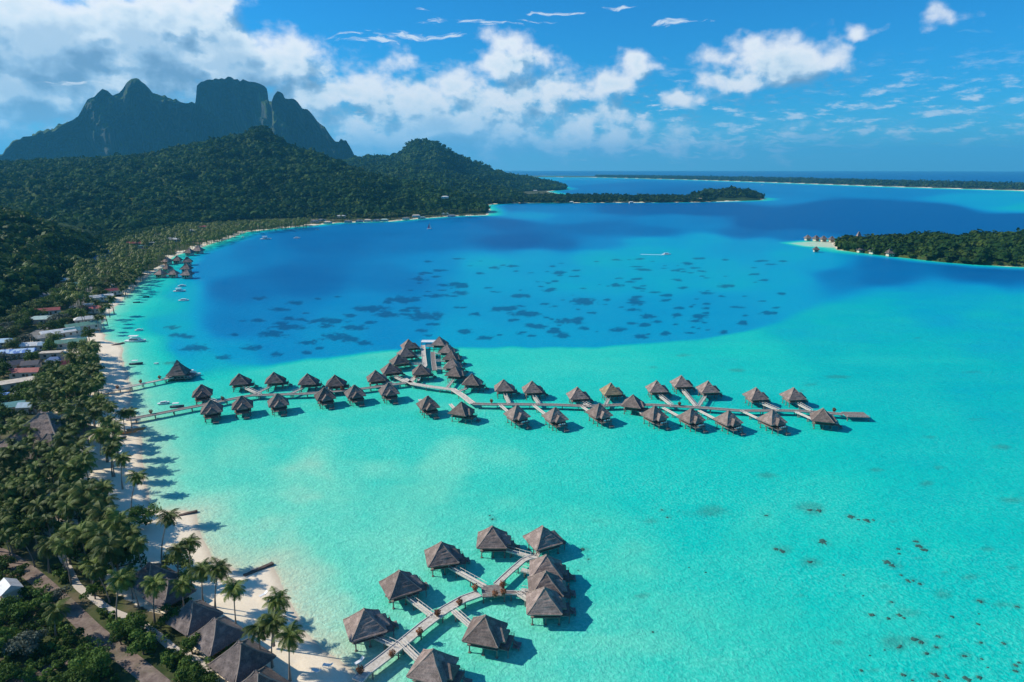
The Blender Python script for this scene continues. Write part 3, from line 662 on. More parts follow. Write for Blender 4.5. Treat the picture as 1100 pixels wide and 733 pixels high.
def boardwalk(px, width, label, matd, z=DECKZ, step=7.0, rails=True, name='boardwalk', group=None, world=False, side_rail=(1, -1)):
    P = px if world else [tuple(at(u, v, z)[:2]) for u, v in px]
    c = P[0]; t = empty(name, (c[0], c[1], 0)); Q = [(x - c[0], y - c[1]) for x, y in P]
    tag(t, label, 'boardwalk', group)
    ribbon(Q, width, z - .22, z).build('walkway_deck', matd, t)
    for sgn in (-1, 1):                                    # kerb beams along both edges
        K = []
        for i, q in enumerate(Q):
            a = Vector(Q[max(i - 1, 0)]); b = Vector(Q[min(i + 1, len(Q) - 1)]); d = (b - a).normalized(); K.append((q[0] - d.y * sgn * (width / 2 - .1), q[1] + d.x * sgn * (width / 2 - .1)))
        ribbon(K, .16, z + .003, z + .16).build('edge_beam', M_RAIL, t)
    posts = walk_len(Q, step)[:80]
    for p, d in posts:
        m = MB(); n = Vector((-d.y, d.x))
        for s in (-1, 1):
            q = p + n * s * (width / 2 - .25); m.tube([(q.x, q.y, -1.2), (q.x, q.y, z - .22)], .17, 6)
        a, b = p + n * width / 2, p - n * width / 2; m.tube([(a.x, a.y, z - .36), (b.x, b.y, z - .36)], .12, 4)
        m.build('support_posts', M_POST, t)
    return t, P

FW = [(384, 731), (392, 722), (412, 707), (432, 691), (455, 672), (478, 655), (497, 644), (515, 637.5)]
boardwalk(FW, 2.6, 'wide pale boardwalk curving from the beach between the nearest bungalows', M_DECK)
def platform(px, size, rz, label, matd, z=DECKZ + .02, name='platform'):
    p = at(*px, z); t = empty(name, (p.x, p.y, 0), R(rz)); tag(t, label, 'platform'); w, d = size
    m = MB(); m.box(-w / 2, w / 2, -d / 2, d / 2, z - .3, z); m.build('platform_deck', matd, t)
    for x in (-w / 2 + .3, w / 2 - .3):
        for y in (-d / 2 + .3, d / 2 - .3): m = MB(); m.tube([(x, y, -1.2), (x, y, z - .3)], .2, 6); m.build('support_post', M_POST, t)
    m = MB()
    for a, b in (((-w / 2, -d / 2), (w / 2, -d / 2)),):
        m.tube([(a[0], a[1] + .1, z + .9), (b[0], b[1] + .1, z + .9)], .05, 4)
        for i in range(6): x = -w / 2 + .1 + (w - .2) * i / 5; m.tube([(x, a[1] + .1, z), (x, a[1] + .1, z + .9)], .05, 4)
    m.build('railing', M_RAIL, t); return t
platform((530, 634.5), (5.6, 4.4), 6, 'square wooden platform where the near boardwalks meet', M_DECKD)
boardwalk([(533, 628), (548, 614), (562, 602), (569, 599), (577, 598)], 1.7, 'narrow boardwalk rising from the platform to the two farthest near bungalows', M_DECK, step=6)
boardwalk([(540, 637), (556, 637), (571, 637)], 1.5, 'short straight boardwalk from the platform to the row of three close roofs', M_DECKD, step=4)

FA = [(135, 451), (170, 444.5), (200, 438.5), (214, 436), (238, 431), (258, 427), (271, 424.8), (300, 424), (330, 423), (360, 420.5), (391, 417.5), (420, 413.5), (436, 411.5)]
boardwalk(FA, 2.6, 'long weathered boardwalk from the sandy beach past the left rows of bungalows', M_DECKD)
boardwalk([(434, 407), (444, 412.5), (462, 415.5), (487, 418.5), (497, 425), (508, 433.5)], 2.8, 'pale bent boardwalk joining the middle cluster to the right pier', M_DECK)
FB = [(508, 434), (530, 434.5), (560, 434.5), (596, 435), (634, 436.5), (667, 435), (700, 435), (750, 437.8), (798, 441.5), (835, 441), (868, 442), (905, 445)]
boardwalk(FB, 2.6, 'long boardwalk of the right pier running out into the open lagoon', M_DECKD)
platform((919, 445.5), (9, 6), -4, 'flat dark landing deck at the outer end of the right pier', M_DECKD)
boardwalk([(454.5, 371), (455, 380), (456.5, 393), (447, 404), (440, 411)], 2.4, 'straight boardwalk running away between the two converging rows', M_DECK, step=9)
boardwalk([(465, 378), (465.5, 388), (467, 398)], 2.4, 'second short parallel boardwalk beside the right row of roofs', M_DECKD, step=9)
platform((461, 366.5), (9, 5), 0, 'pale sun deck at the far tip of the middle cluster', M_WHITE)
FP = [(109, 422.5), (130, 417.5), (155, 412), (186, 405.5)]
boardwalk(FP, 2.2, 'narrow jetty from the beach to the tall pointed pavilion', M_DECK, step=5)

# ------------------------------------------------------------ overwater bungalows
def oct_ring(a, z, ch, sy=1.0):
    c = a * (1 - ch); return [(a, -c * sy, z), (a, c * sy, z), (c, a * sy, z), (-c, a * sy, z), (-a, c * sy, z), (-a, -c * sy, z), (-c, -a * sy, z), (c, -a * sy, z)]
def roof_mesh(a, z0, H, ridge=.5, ch=.09, seed=0, flare=.12):
    r = random.Random(seed); m = MB(); rg = []
    prof = [(1.0, 0), (1.02, .32), (.93, .62)] + [(.93 * (1 - t) + .02 * t - flare * .6 * math.sin(math.pi * t) * .5, .62 + (H - .62) * t) for t in (.2, .4, .6, .8, .93, 1.0)]
    for s, z in prof:
        q = oct_ring(a * max(s, .03), z0 + z, ch)
        rg.append([(x + (ridge if x > 0 else -ridge) * min(1, (1 - s) * 2) * .5 + r.uniform(-.05, .05), y + r.uniform(-.05, .05), z_ + r.uniform(-.04, .04)) for x, y, z_ in q])
    rg = [[(x * .80, y * .80, z + .28) for x, y, z in rg[0]]] + rg
    m.rings(rg, captop=True, capbot=True); return m, rg
def subdiv_edges(o, cuts=2):
    bm = bmesh.new(); bm.from_mesh(o.data); bmesh.ops.subdivide_edges(bm, edges=bm.edges[:], cuts=cuts, use_grid_fill=True)
    r = random.Random(3)
    for v in bm.verts: v.co += Vector((r.uniform(-1, 1), r.uniform(-1, 1), r.uniform(-1, 1))) * .075
    bm.to_mesh(o.data); bm.free()
def make_bungalow(mthatch, deck=True, seed=0, legs=True):
    t = empty('overwater_bungalow'); D = .9                # D: floor height above the low-slung version
    m, rg = roof_mesh(5.0, 3.35 + D, 5.3, seed=seed); ro = m.build('roof', mthatch, t); subdiv_edges(ro, 2)
    m = MB()                                                # hips and the short ridge
    for j in (0, 2, 4, 6):
        pts = [tuple((a + b) / 2 for a, b in zip(rg[i][j], rg[i][(j - 1) % 8])) for i in range(2, len(rg))]
        m.tube([(x * 1.01, y * 1.01, z + .05) for x, y, z in pts], [.15] * (len(pts) - 1) + [.12], 5)
    m.tube([(-.6, 0, 8.66 + D), (.6, 0, 8.66 + D)], .2, 6); m.build('ridge_cap', M_RIDGE, ro)
    m = MB(); w = 2.5                                       # lower hipped roof over the veranda
    m.raw([(-w, 2.0, 3.5 + D), (w, 2.0, 3.5 + D), (w, 6.3, 3.35 + D), (-w, 6.3, 3.35 + D), (-w, 2.0, 3.85 + D), (w, 2.0, 3.85 + D), (w, 6.3, 3.75 + D), (-w, 6.3, 3.75 + D), (0, 1.2, 6.1 + D), (0, 4.6, 5.9 + D)],
          [(0, 3, 2, 1), (0, 1, 5, 4), (1, 2, 6, 5), (2, 3, 7, 6), (3, 0, 4, 7), (4, 5, 8), (5, 6, 9, 8), (6, 7, 9), (7, 4, 8, 9)])
    pr = m.build('porch_roof', mthatch, t); subdiv_edges(pr, 2)
    F = 1.93 + D
    m = MB(); m.box(-3.9, 3.9, -3.9, 4.6, F - .25, F); m.build('floor', M_DECKD, t)
    m = MB(); m.box(-3.3, 3.3, -3.2, 3.3, F + .01, F + 2.1); wl = m.build('wall', M_WOOD, t)
    for (x0, x1, y0, y1) in ((-3.36, -3.302, -2.8, 2.9), (-2.9, 2.9, -3.26, -3.203)):
        m = MB(); m.box(x0, x1, y0, y1, F + .1, F + 1.0); m.build('cream_panel', M_CREAM, wl)
    for x in (-1.7, 1.7):
        m = MB(); m.box(x - 1.0, x + 1.0, -3.29, -3.262, F + .75, F + 1.75); m.build('window', M_GLASS, t)
        m = MB(); m.box(x - 1.1, x + 1.1, 3.303, 3.36, F + .2, F + 1.8); m.build('window', M_GLASS, t)
    m = MB(); m.box(-.5, .5, -3.30, -3.264, F + .02, F + 1.85); m.build('door', M_CREAM, t)
    m = MB(); m.box(3.303, 3.36, -2.0, 2.0, F + .35, F + 1.6); m.build('window', M_GLASS, t)
    for x in (-3.3, 0, 3.3):
        for y in (-3.4, .4, 4.2):
            m = MB(); m.tube([(x, y, -1.5), (x, y, F - .25)], .19, 7); m.box(x - .35, x + .35, y - .35, y + .35, -.3, .18); m.build('stilt', M_POST, t)
    m = MB(); m.box(-3.0, 3.0, 4.61, 7.4, F - .38, F - .2); m.box(-3.0, -.4, 7.41, 9.4, .75, .92)
    for x, y in ((2.7, 7.1), (-2.7, 7.1), (-.6, 9.2), (-2.8, 9.2)): m.tube([(x, y, -1.4), (x, y, F - .38 if y < 8 else .75)], .13, 6)
    dk = m.build('sun_deck', M_DECKD, t)
    P = [(-2.95, 4.65), (-2.95, 7.3), (.2, 7.3)]; Q = [(2.95, 4.65), (2.95, 7.3), (1.2, 7.3)]
    for L in (P, Q):
        m = MB(); z = F - .2; m.tube([(*p, z + .85) for p in L], .05, 4); m.tube([(*p, z + .45) for p in L], .035, 4)
        for a, b in zip(L, L[1:]):
            for i in range(4): q = [a[k] + (b[k] - a[k]) * i / 3 for k in (0, 1)]; m.tube([(*q, z), (*q, z + .85)], .05, 4)
        m.build('railing', M_WOOD, dk)
    m = MB()
    for i in range(6): m.box(-1.9, -.9, 7.43 + i * .22, 7.63 + i * .22, F - .5 - i * .24, F - .44 - i * .24)
    for x in (-1.9, -.96): m.raw([(x, 7.42, F - .6), (x + .06, 7.42, F - .6), (x + .06, 8.75, 1.0), (x, 8.75, 1.0), (x, 7.42, F - .4), (x + .06, 7.42, F - .4), (x + .06, 8.75, 1.2), (x, 8.75, 1.2)], [(0, 3, 2, 1), (4, 5, 6, 7), (0, 1, 5, 4), (1, 2, 6, 5), (2, 3, 7, 6), (3, 0, 4, 7)])
    m.build('steps', M_DECKD, t)
    return t
PROTO = {}
def bungalow(kind, sc_=1.0):
    key = (kind,)
    if key not in PROTO:
        PROTO[key] = make_bungalow({'old': M_THATCH, 'dark': M_THATCHD, 'new': M_THATCHN}[kind], seed=len(PROTO)); return PROTO[key]
    return copy_tree(PROTO[key])
PEAK = 9.55
def put_bungalow(u, v, bu, bv, label, kind='old', s=1.0, ang=None, chair=True, group='thatched bungalows on stilts over the lagoon'):
    p = at(u, v, PEAK * s); q = at(bu, bv, DECKZ); d = Vector((q.x - p.x, q.y - p.y)); rz = (math.atan2(d.y, d.x) if ang is None else R(ang)) - math.pi / 2
    t = bungalow(kind); t.location = (p.x, p.y, 0); t.rotation_euler = (0, 0, rz); t.scale = (s, s, s); tag(t, label, 'bungalow', group)
    # its own footbridge to the boardwalk
    L = d.length; dn = d / L; a = Vector((p.x, p.y)) + dn * 3.9 * s; b = Vector((q.x, q.y))
    if (b - a).dot(dn) > 1.0:
        br, _ = boardwalk([tuple(a), tuple(b)], 1.3, 'footbridge of the ' + ' '.join(label.split()[:13]), M_DECK, z=DECKZ - .03, step=5, world=True, name='footbridge', group='footbridges to the bungalows')
        br['category'] = 'footbridge'
        n = Vector((-dn.y, dn.x)); Lb = (b - a).length
        for sg in (-.62, .62):
            m = MB(); o0 = n * sg; m.tube([(o0.x, o0.y, DECKZ + .85), ((b - a).x + o0.x, (b - a).y + o0.y, DECKZ + .85)], .06, 4)
            for i in range(int(Lb / 1.6) + 1):
                q_ = dn * min(Lb, i * 1.6) + o0; m.tube([(q_.x, q_.y, DECKZ), (q_.x, q_.y, DECKZ + .85)], .05, 4)
            m.build('handrail', M_RAIL, br)
    return t
NEAR = [
 (391, 655, 425, 694, 'thatched bungalow left of the near boardwalk, closest of all to the beach'),
 (429, 613.5, 465, 662, 'thatched bungalow left of the near boardwalk, second from the beach'),
 (474, 583, 521, 630, 'thatched bungalow left of the near platform with a railed bridge to it'),
 (528.6, 566, 570, 598, 'near thatched bungalow left of the farthest one of the near group'),
 (583, 565.5, 576, 598, 'farthest near bungalow at the end of the rising boardwalk'),
 (586.7, 597, 560, 612, 'rearmost of the three tightly packed roofs in the near group'),
 (586, 614.5, 560, 634, 'middle one of the three tightly packed roofs in the near group'),
 (584.5, 632, 556, 637, 'frontmost of the three tightly packed roofs, end of the short straight boardwalk'),
 (521, 662, 487, 656, 'lone near bungalow right of the curving boardwalk with a dark deck'),
 (464.5, 698.6, 430, 690, 'near bungalow cut by the bottom edge of the photo')]
for q, an in zip(NEAR, (25, 29, 14, 0, 27, -1, 2, 0, -15, -18)): put_bungalow(*q, s=.80, ang=an)
FAR = [
 (216.4, 413.3, 232, 432, 'first bungalow behind the left boardwalk, seen from the beach', 'dark'),
 (226.4, 430, 222, 434, 'first bungalow in front of the left boardwalk, seen from the beach', 'dark'),
 (256.6, 401.5, 280, 424.5, 'second bungalow behind the left boardwalk, seen from the beach', 'dark'),
 (259.4, 425.6, 254, 428, 'second bungalow in front of the left boardwalk, seen from the beach', 'dark'),
 (294, 400, 272, 424.5, 'third bungalow behind the left boardwalk, seen from the beach', 'dark'),
 (298, 423, 306, 424, 'third bungalow in front of the left boardwalk, seen from the beach', 'dark'),
 (330, 401.5, 310, 424, 'fourth bungalow behind the left boardwalk, seen from the beach', 'dark'),
 (348.4, 416.6, 352, 421, 'fourth bungalow in front of the left boardwalk, seen from the beach', 'dark'),
 (359.5, 403, 352, 421, 'fifth bungalow behind the left boardwalk, seen from the beach', 'dark'),
 (380.8, 413.8, 384, 418, 'fifth bungalow in front of the left boardwalk, seen from the beach', 'dark'),
 (417.4, 411.5, 412, 415, 'sixth bungalow in front of the left boardwalk, last before the pale bent walk', 'dark'),
 (403.3, 398, 425, 413, 'nearest bungalow of the left arm of the converging rows', 'old'),
 (418.6, 390, 436, 411, 'second bungalow of the left arm of the converging rows', 'old'),
 (428, 380.7, 456, 391, 'third bungalow of the left arm of the converging rows', 'old'),
 (435, 373, 455, 382, 'fourth bungalow of the left arm of the converging rows', 'old'),
 (438.7, 364.7, 455, 373, 'farthest bungalow of the left arm of the converging rows', 'old'),
 (451.7, 391.4, 449, 409, 'single bungalow in the middle between the converging rows', 'old'),
 (471.8, 361.8, 458, 372, 'farthest bungalow of the right arm beside the pale sun deck', 'old'),
 (480, 369.4, 466, 380, 'second farthest bungalow of the right arm of the converging rows', 'old'),
 (484.8, 376.5, 466, 388, 'middle bungalow of the right arm of the converging rows', 'old'),
 (486, 385, 467, 396, 'fourth bungalow down the right arm of the converging rows', 'old'),
 (488.8, 393, 480, 417, 'pale roofed bungalow at the near end of the right arm', 'old'),
 (506.8, 402, 492, 421, 'larger bungalow between the right arm and the right pier', 'old'),
 (459.5, 425.6, 500, 429, 'left one of two bungalows in front of the pale bent boardwalk', 'old'),
 (495.4, 432, 507, 434, 'right one of two bungalows in front of the pale bent boardwalk', 'old'),
 (541, 408, 547, 434, 'first bungalow behind the right pier', 'old'),
 (571.5, 409.6, 579, 434.5, 'second bungalow behind the right pier', 'old'),
 (555.4, 435.6, 562, 434.5, 'first bungalow in front of the right pier', 'old'),
 (596.6, 438, 603, 435, 'second bungalow in front of the right pier', 'old'),
 (620.4, 416, 634, 436.5, 'third bungalow behind the right pier, left of the new tan roof', 'old'),
 (656.4, 411.6, 650, 436, 'bungalow with a pale new tan thatch behind the right pier', 'new'),
 (644, 434, 652, 436, 'third bungalow in front of the right pier, below the new tan roof', 'old'),
 (680, 424.4, 672, 435, 'bungalow standing right on the bend of the right pier', 'old'),
 (705.6, 409, 722, 436, 'bungalow left of the raised pair behind the right pier', 'old'),
 (732, 403.6, 748, 437, 'left bungalow of the pair sharing a bridge behind the right pier', 'old'),
 (760.7, 409.5, 750, 437, 'right bungalow of the pair sharing a bridge behind the right pier', 'old'),
 (703.6, 436.4, 710, 435.5, 'fourth bungalow in front of the right pier', 'old'),
 (743, 439, 749, 438, 'fifth bungalow in front of the right pier', 'old'),
 (783, 441.5, 790, 441, 'sixth bungalow in front of the right pier', 'old'),
 (812.4, 416.7, 836, 441, 'second last bungalow behind the right pier', 'old'),
 (852.7, 416.7, 872, 442, 'last bungalow behind the right pier', 'old'),
 (830.3, 441, 838, 441, 'second last bungalow in front of the right pier', 'old'),
 (884.4, 439, 872, 442, 'outermost bungalow in front of the right pier near the landing deck', 'old')]
for q in FAR:
    u, v, bu, bv, lab, kd = q
    front = any(w in lab for w in ('in front of the', 'standing right on'))
    if front:   # entrance faces the pier, away from us and to the left; decks point to the lower right
        p = at(u, v, PEAK * .83); b = at(bu, bv, DECKZ); d = Vector((-.42, 1.0)).normalized() * max(5.2, abs(b.y - p.y) / .92)
        t = bungalow(kd); t.location = (p.x, p.y, 0); t.rotation_euler = (0, 0, R(-155 if 'outermost' not in lab and 'right on' not in lab else -112) + random.uniform(-.08, .08)); t.scale = (.83,) * 3
        tag(t, lab, 'bungalow', 'thatched bungalows on stilts over the lagoon')
        a = Vector((p.x, p.y)) + d.normalized() * 4.0; L = abs(b.y - a.y) / max(.3, d.normalized().y)
        if b.y > a.y + .8:
            e = a + d.normalized() * L
            br, _ = boardwalk([tuple(a), tuple(e)], 1.3, 'footbridge of the ' + lab.split(',')[0], M_DECK, z=DECKZ - .03, step=5, world=True, name='footbridge', group='footbridges to the bungalows'); br['category'] = 'footbridge'
    else: put_bungalow(u, v, bu, bv, lab, kd, s=.82, ang=((-66 if v > 412 else 14) if u < 420 and 'arm' not in lab else 22 if u < 440 else 8 if u < 470 else -12 if u < 520 else 8) + random.uniform(-5, 5))
# white chairs on the decks of the front row
def deck_chair():
    t = empty('deck_chair'); tag(t, 'small white chair on a sun deck of the right pier bungalows', 'chair', 'white chairs on the sun decks')
    m = MB(); m.box(-.35, .35, -.4, .4, .38, .48)
    for x in (-.3, .3):
        for y in (-.35, .35): m.tube([(x, y, 0), (x, y, .38)], .04, 4)
    m.build('seat', M_WHITE, t); m = MB(); m.box(-.35, .35, .36, .46, .49, 1.0); m.build('backrest', M_WHITE, t); return t
ch0 = None
bpy.context.view_layer.update()
for o in [o for o in COL.objects if o.parent is None and o.get('category') == 'bungalow' and 'in front of the right pier' in str(o.get('label'))]:
    for x in (-1.6, -.4, .8):
        c = ch0 and copy_tree(ch0) or deck_chair(); ch0 = ch0 or c
        p = o.matrix_world @ Vector((x, 6.4, 2.635)); c.location = p; c.rotation_euler = (0, 0, o.rotation_euler.z + random.uniform(-.5, .5)); c['label'] = 'white deck chair of the ' + o['label'].replace('in front of the', 'before the').replace(', below the new tan roof', '').replace(' near the landing deck', '')

# tall pointed pavilion at the end of the jetty
def pavilion():
    p = at(190, 387, 9.6); t = empty('jetty_pavilion', (p.x, p.y, 0), R(8)); tag(t, 'tall pointed thatched pavilion at the end of the beach jetty', 'pavilion')
    m, rg = roof_mesh(4.6, 2.9, 6.7, ridge=.2, seed=9, flare=.25); ro = m.build('roof', M_THATCHD, t); subdiv_edges(ro, 2)
    m = MB(); m.box(-6, 7, -4.2, 4.2, 1.2, 1.5); m.build('floor', M_DECKD, t)
    for x in (-3.6, 0, 3.6):
        for y in (-3.6, 3.6):
            m = MB(); m.tube([(x, y, -1.5), (x, y, 3.6)], .2, 7); m.build('column', M_WOOD, t)
    m = MB(); m.box(-3, 3, -1.2, 1.2, 1.5, 2.5); m.build('counter', M_CREAM, t)
    for y in (-4.1, 4.1):
        m = MB(); m.tube([(-6, y, 2.4), (7, y, 2.4)], .06, 4)
        for i in range(9): m.tube([(-6 + i * 13 / 8, y, 1.5), (-6 + i * 13 / 8, y, 2.4)], .05, 4)
        m.build('railing', M_RAIL, t)
pavilion()

# round bronze shrubs along the walkways
def shrub_mesh(seed, mat_, rad=.75, n=150, size=.2):
    v, f, tt = clumps([(0, 0, rad * .9 + .35)], [rad], n, size, seed, 1.0, -.9); return mesh_np('foliage', v, f, {'tint': tt})
sh0 = None
def planter(x, y, z, s, label):
    global sh0
    if sh0 is None:
        sh0 = empty('planter'); m = MB(); m.rings([[(math.cos(a) * r, math.sin(a) * r, zz) for a in np.linspace(0, 6.2832, 11)[:-1]] for r, zz in ((.32, 0), (.45, .5), (.40, .5))], captop=True, capbot=True)
        m.build('pot', M_POST, sh0); link('foliage', shrub_mesh(5, M_BRONZE), M_BRONZE, sh0); t = sh0
    else: t = copy_tree(sh0)
    t.location = (x, y, z); t.scale = (s, s, s); t.rotation_euler = (0, 0, random.uniform(0, 6)); tag(t, label, 'planter', 'round bronze shrubs along the boardwalks')
for (u, v, lab) in [(387, 721, 'bronze shrub where the near boardwalk leaves the sand'), (421, 703.5, 'bronze shrub on the near boardwalk beside the first pair of bridges'), (451, 680, 'bronze shrub on the near boardwalk between the two pairs of bridges'),
                    (470, 659.5, 'bronze shrub on the near boardwalk above the second pair of bridges'), (494, 648, 'bronze shrub on the near boardwalk below the platform'), (510.5, 632.5, 'bronze shrub at the left corner of the near platform'),
                    (540, 629, 'bronze shrub at the back right corner of the near platform'), (532, 639, 'bronze shrub on the front edge of the near platform'), (540.5, 637, 'bronze shrub at the front right corner of the near platform'),
                    (126, 416.5, 'shrub on the pavilion jetty nearest the beach'), (151, 410.5, 'shrub in the middle of the pavilion jetty'), (171.5, 406, 'shrub on the jetty close to the pavilion'), (162, 443, 'bronze shrub on the left boardwalk near the beach'),
                    (239, 428.5, 'bronze shrub on the left boardwalk behind the first two roofs'), (367, 418, 'bronze shrub on the left boardwalk beside the fifth roof'), (528, 431.5, 'bronze shrub near the start of the right pier'),
                    (730, 434.5, 'bronze shrub on the right pier left of the shared bridge'), (896, 441, 'bronze shrub beside the landing deck of the right pier')]:
    p = at(u, v, DECKZ + .6); planter(p.x, p.y, DECKZ, 1.0, lab)

# ------------------------------------------------------------ land bungalows and houses
def hut(u, v, rz, s, label, matt=None, half=5.6, H=5.0, wallh=3.0, name='thatched_hut', z0=GROUNDZ, group=None, stretch=1.0):
    pk = (wallh + H) * s + z0; p = at(u, v, pk); t = empty(name, (p.x, p.y, z0), R(rz)); t.scale = (s * stretch, s, s); tag(t, label, 'hut', group)
    m, rg = roof_mesh(half, wallh - .5, H + .5, ridge=1.0, seed=int(u), flare=.3); ro = m.build('roof', matt or M_THATCHD, t); subdiv_edges(ro, 2)
    m = MB()
    for j in (0, 2, 4, 6):
        pts = [tuple((a + b) / 2 for a, b in zip(rg[i][j], rg[i][(j - 1) % 8])) for i in range(2, len(rg))]; m.tube([(x * 1.01, y * 1.01, z + .05) for x, y, z in pts], .17, 5)
    m.build('ridge_cap', M_RIDGE, ro)
    w = half * .68; m = MB(); m.box(-w, w, -w, w, -.3, wallh + .4); m.build('wall', M_CREAM, t)
    m = MB(); m.box(-.6, .6, -w - .06, -w - .002, 0, 2.2); m.build('door', M_WOOD, t)
    for x in (-w * .6, w * .6): m = MB(); m.box(x - .7, x + .7, -w - .06, -w - .002, .9, 2.2); m.build('window', M_GLASS, t)
    return t
HG = 'thatched huts on the beach side of the path'
hut(206, 646, -32, .78, 'dark thatched hut behind the beach, farthest of the lower left row'); hut(231, 665, -34, .80, 'dark thatched hut in the middle of the lower left beach row')
hut(257.6, 690, -34, .84, 'large dark thatched hut at the near end of the beach row'); hut(276, 722, -34, .82, 'dark thatched hut cut by the bottom edge beside the palms')
hut(161, 605, -32, .8, 'dark thatched hut half hidden by palms above the footpath'); hut(180, 622, -32, .75, 'low dark thatched hut behind the palms at the beach edge')
hut(90, 570, -28, .85, 'dark thatched hut deep inside the left palm grove')
hut(47, 443, -6, 1.7, 'large grey thatched restaurant roof left of the boardwalk landing', half=6.0, H=5.5, stretch=1.25, name='thatched_hall', matt=M_THATCH); hut(53, 466, -14, 1.4, 'swept thatched entrance roof in front of the large restaurant roof', half=5, H=5, name='thatched_hall')

def roofmat(nm, c, stripes=None):
    def fn(N, b):
        w = N.new('ShaderNodeTexWave'); N.l.new(N.obj, w.inputs[0]); w.inputs['Scale'].default_value = .9; w.inputs['Distortion'].default_value = .3
        n = N.noise(N.obj, .5, 5, .65); cc = N.mix(N.step(n, .3, .75), tuple(x * .72 for x in c), tuple(min(.85, x * 1.1) for x in c))
        cc = N.mix(N.math('MULTIPLY', w.outputs['Fac'], .25), cc, tuple(x * .6 for x in c))
        cc = N.mix(N.step(N.noise(N.pos, .35, 6, .75), .54, .70, 0, .55), cc, (.20, .11, .07))
        if stripes:
            v = N.noise(N.vmath('MULTIPLY', N.obj, (1, .6, 1)), .55, 2, .5); cc = N.mix(N.step(v, .5, .54), cc, stripes)
        N.l.new(cc, b.inputs['Base Color'])
    return mat(nm, rough=.55, fn=fn)
RC = {'white': roofmat('roof_white', (.72, .72, .70)), 'red': roofmat('roof_red', (.42, .09, .08)), 'maroon': roofmat('roof_maroon', (.24, .05, .06)), 'green': roofmat('roof_green', (.16, .34, .25)), 'pale': roofmat('roof_pale', (.42, .56, .50)),
      'blue': roofmat('roof_blue', (.08, .18, .38)), 'bstripe': roofmat('roof_blue_patched', (.10, .25, .62), (.45, .60, .75)), 'grey': roofmat('roof_grey', (.22, .22, .23)), 'dark': roofmat('roof_dark', (.08, .08, .10)), 'beige': roofmat('roof_beige', (.66, .56, .44)), 'lblue': roofmat('roof_pale_blue', (.42, .60, .72)), 'aqua': roofmat('roof_aqua', (.20, .48, .44))}
M_WALLH = mat('house_wall', (.58, .52, .44), .85)
HXY = []
def house(u, v, wpx, ratio, rz, col, style, label, hz=3.0, rise=1.6, zb=GROUNDZ):
    if v > 290 and v < 600: rz = rz + random.choice([0, 8, 22, 30, 38]); wpx = wpx * .88
    sc_ = scale_at(u, v); w = wpx * sc_ / 2; d = w * ratio; p = at(u, v, zb + hz + rise * .5); HXY.append((p.x, p.y, max(w, d)))
    t = empty('house', (p.x, p.y, zb), R(rz)); tag(t, label, 'house', 'houses of the village'); o = .5
    m = MB(); m.box(-w, w, -d, d, -.5, hz); m.build('wall', M_WALLH, t)
    m = MB(); z0 = hz + .003; k = {'hip': .45, 'gable': .98, 'flat': 0}[style]; X, Y = w + o, d + o; rl = w - d * .75 if style == 'hip' else X
    if style == 'flat':
        m.box(-X, X, -Y, Y, z0, z0 + .25)
    elif style == 'gable': m.raw([(-X, -Y, z0), (X, -Y, z0), (X, Y, z0), (-X, Y, z0), (-X, 0, z0 + rise), (X, 0, z0 + rise)], [(0, 3, 2, 1), (0, 1, 5, 4), (2, 3, 4, 5), (1, 2, 5), (3, 0, 4)])
    else:
        rl = max(rl, w * .12); m.raw([(-X, -Y, z0), (X, -Y, z0), (X, Y, z0), (-X, Y, z0), (-rl, 0, z0 + rise), (rl, 0, z0 + rise)], [(0, 3, 2, 1), (0, 1, 5, 4), (2, 3, 4, 5), (1, 2, 5), (3, 0, 4)])
    m.build('roof', RC[col], t)
    for i in range(3 if w > 5 else 2):
        x = -w + (i + .5) * 2 * w / (3 if w > 5 else 2); m = MB(); m.box(x - .6, x + .6, -d - .05, -d - .002, 1, 2.2); m.build('window', M_GLASS, t)
    m = MB(); m.box(w * .25 - .5, w * .25 + .5, -d - .07, -d - .003, 0, 2.1); m.build('door', M_WOOD, t)
    return t
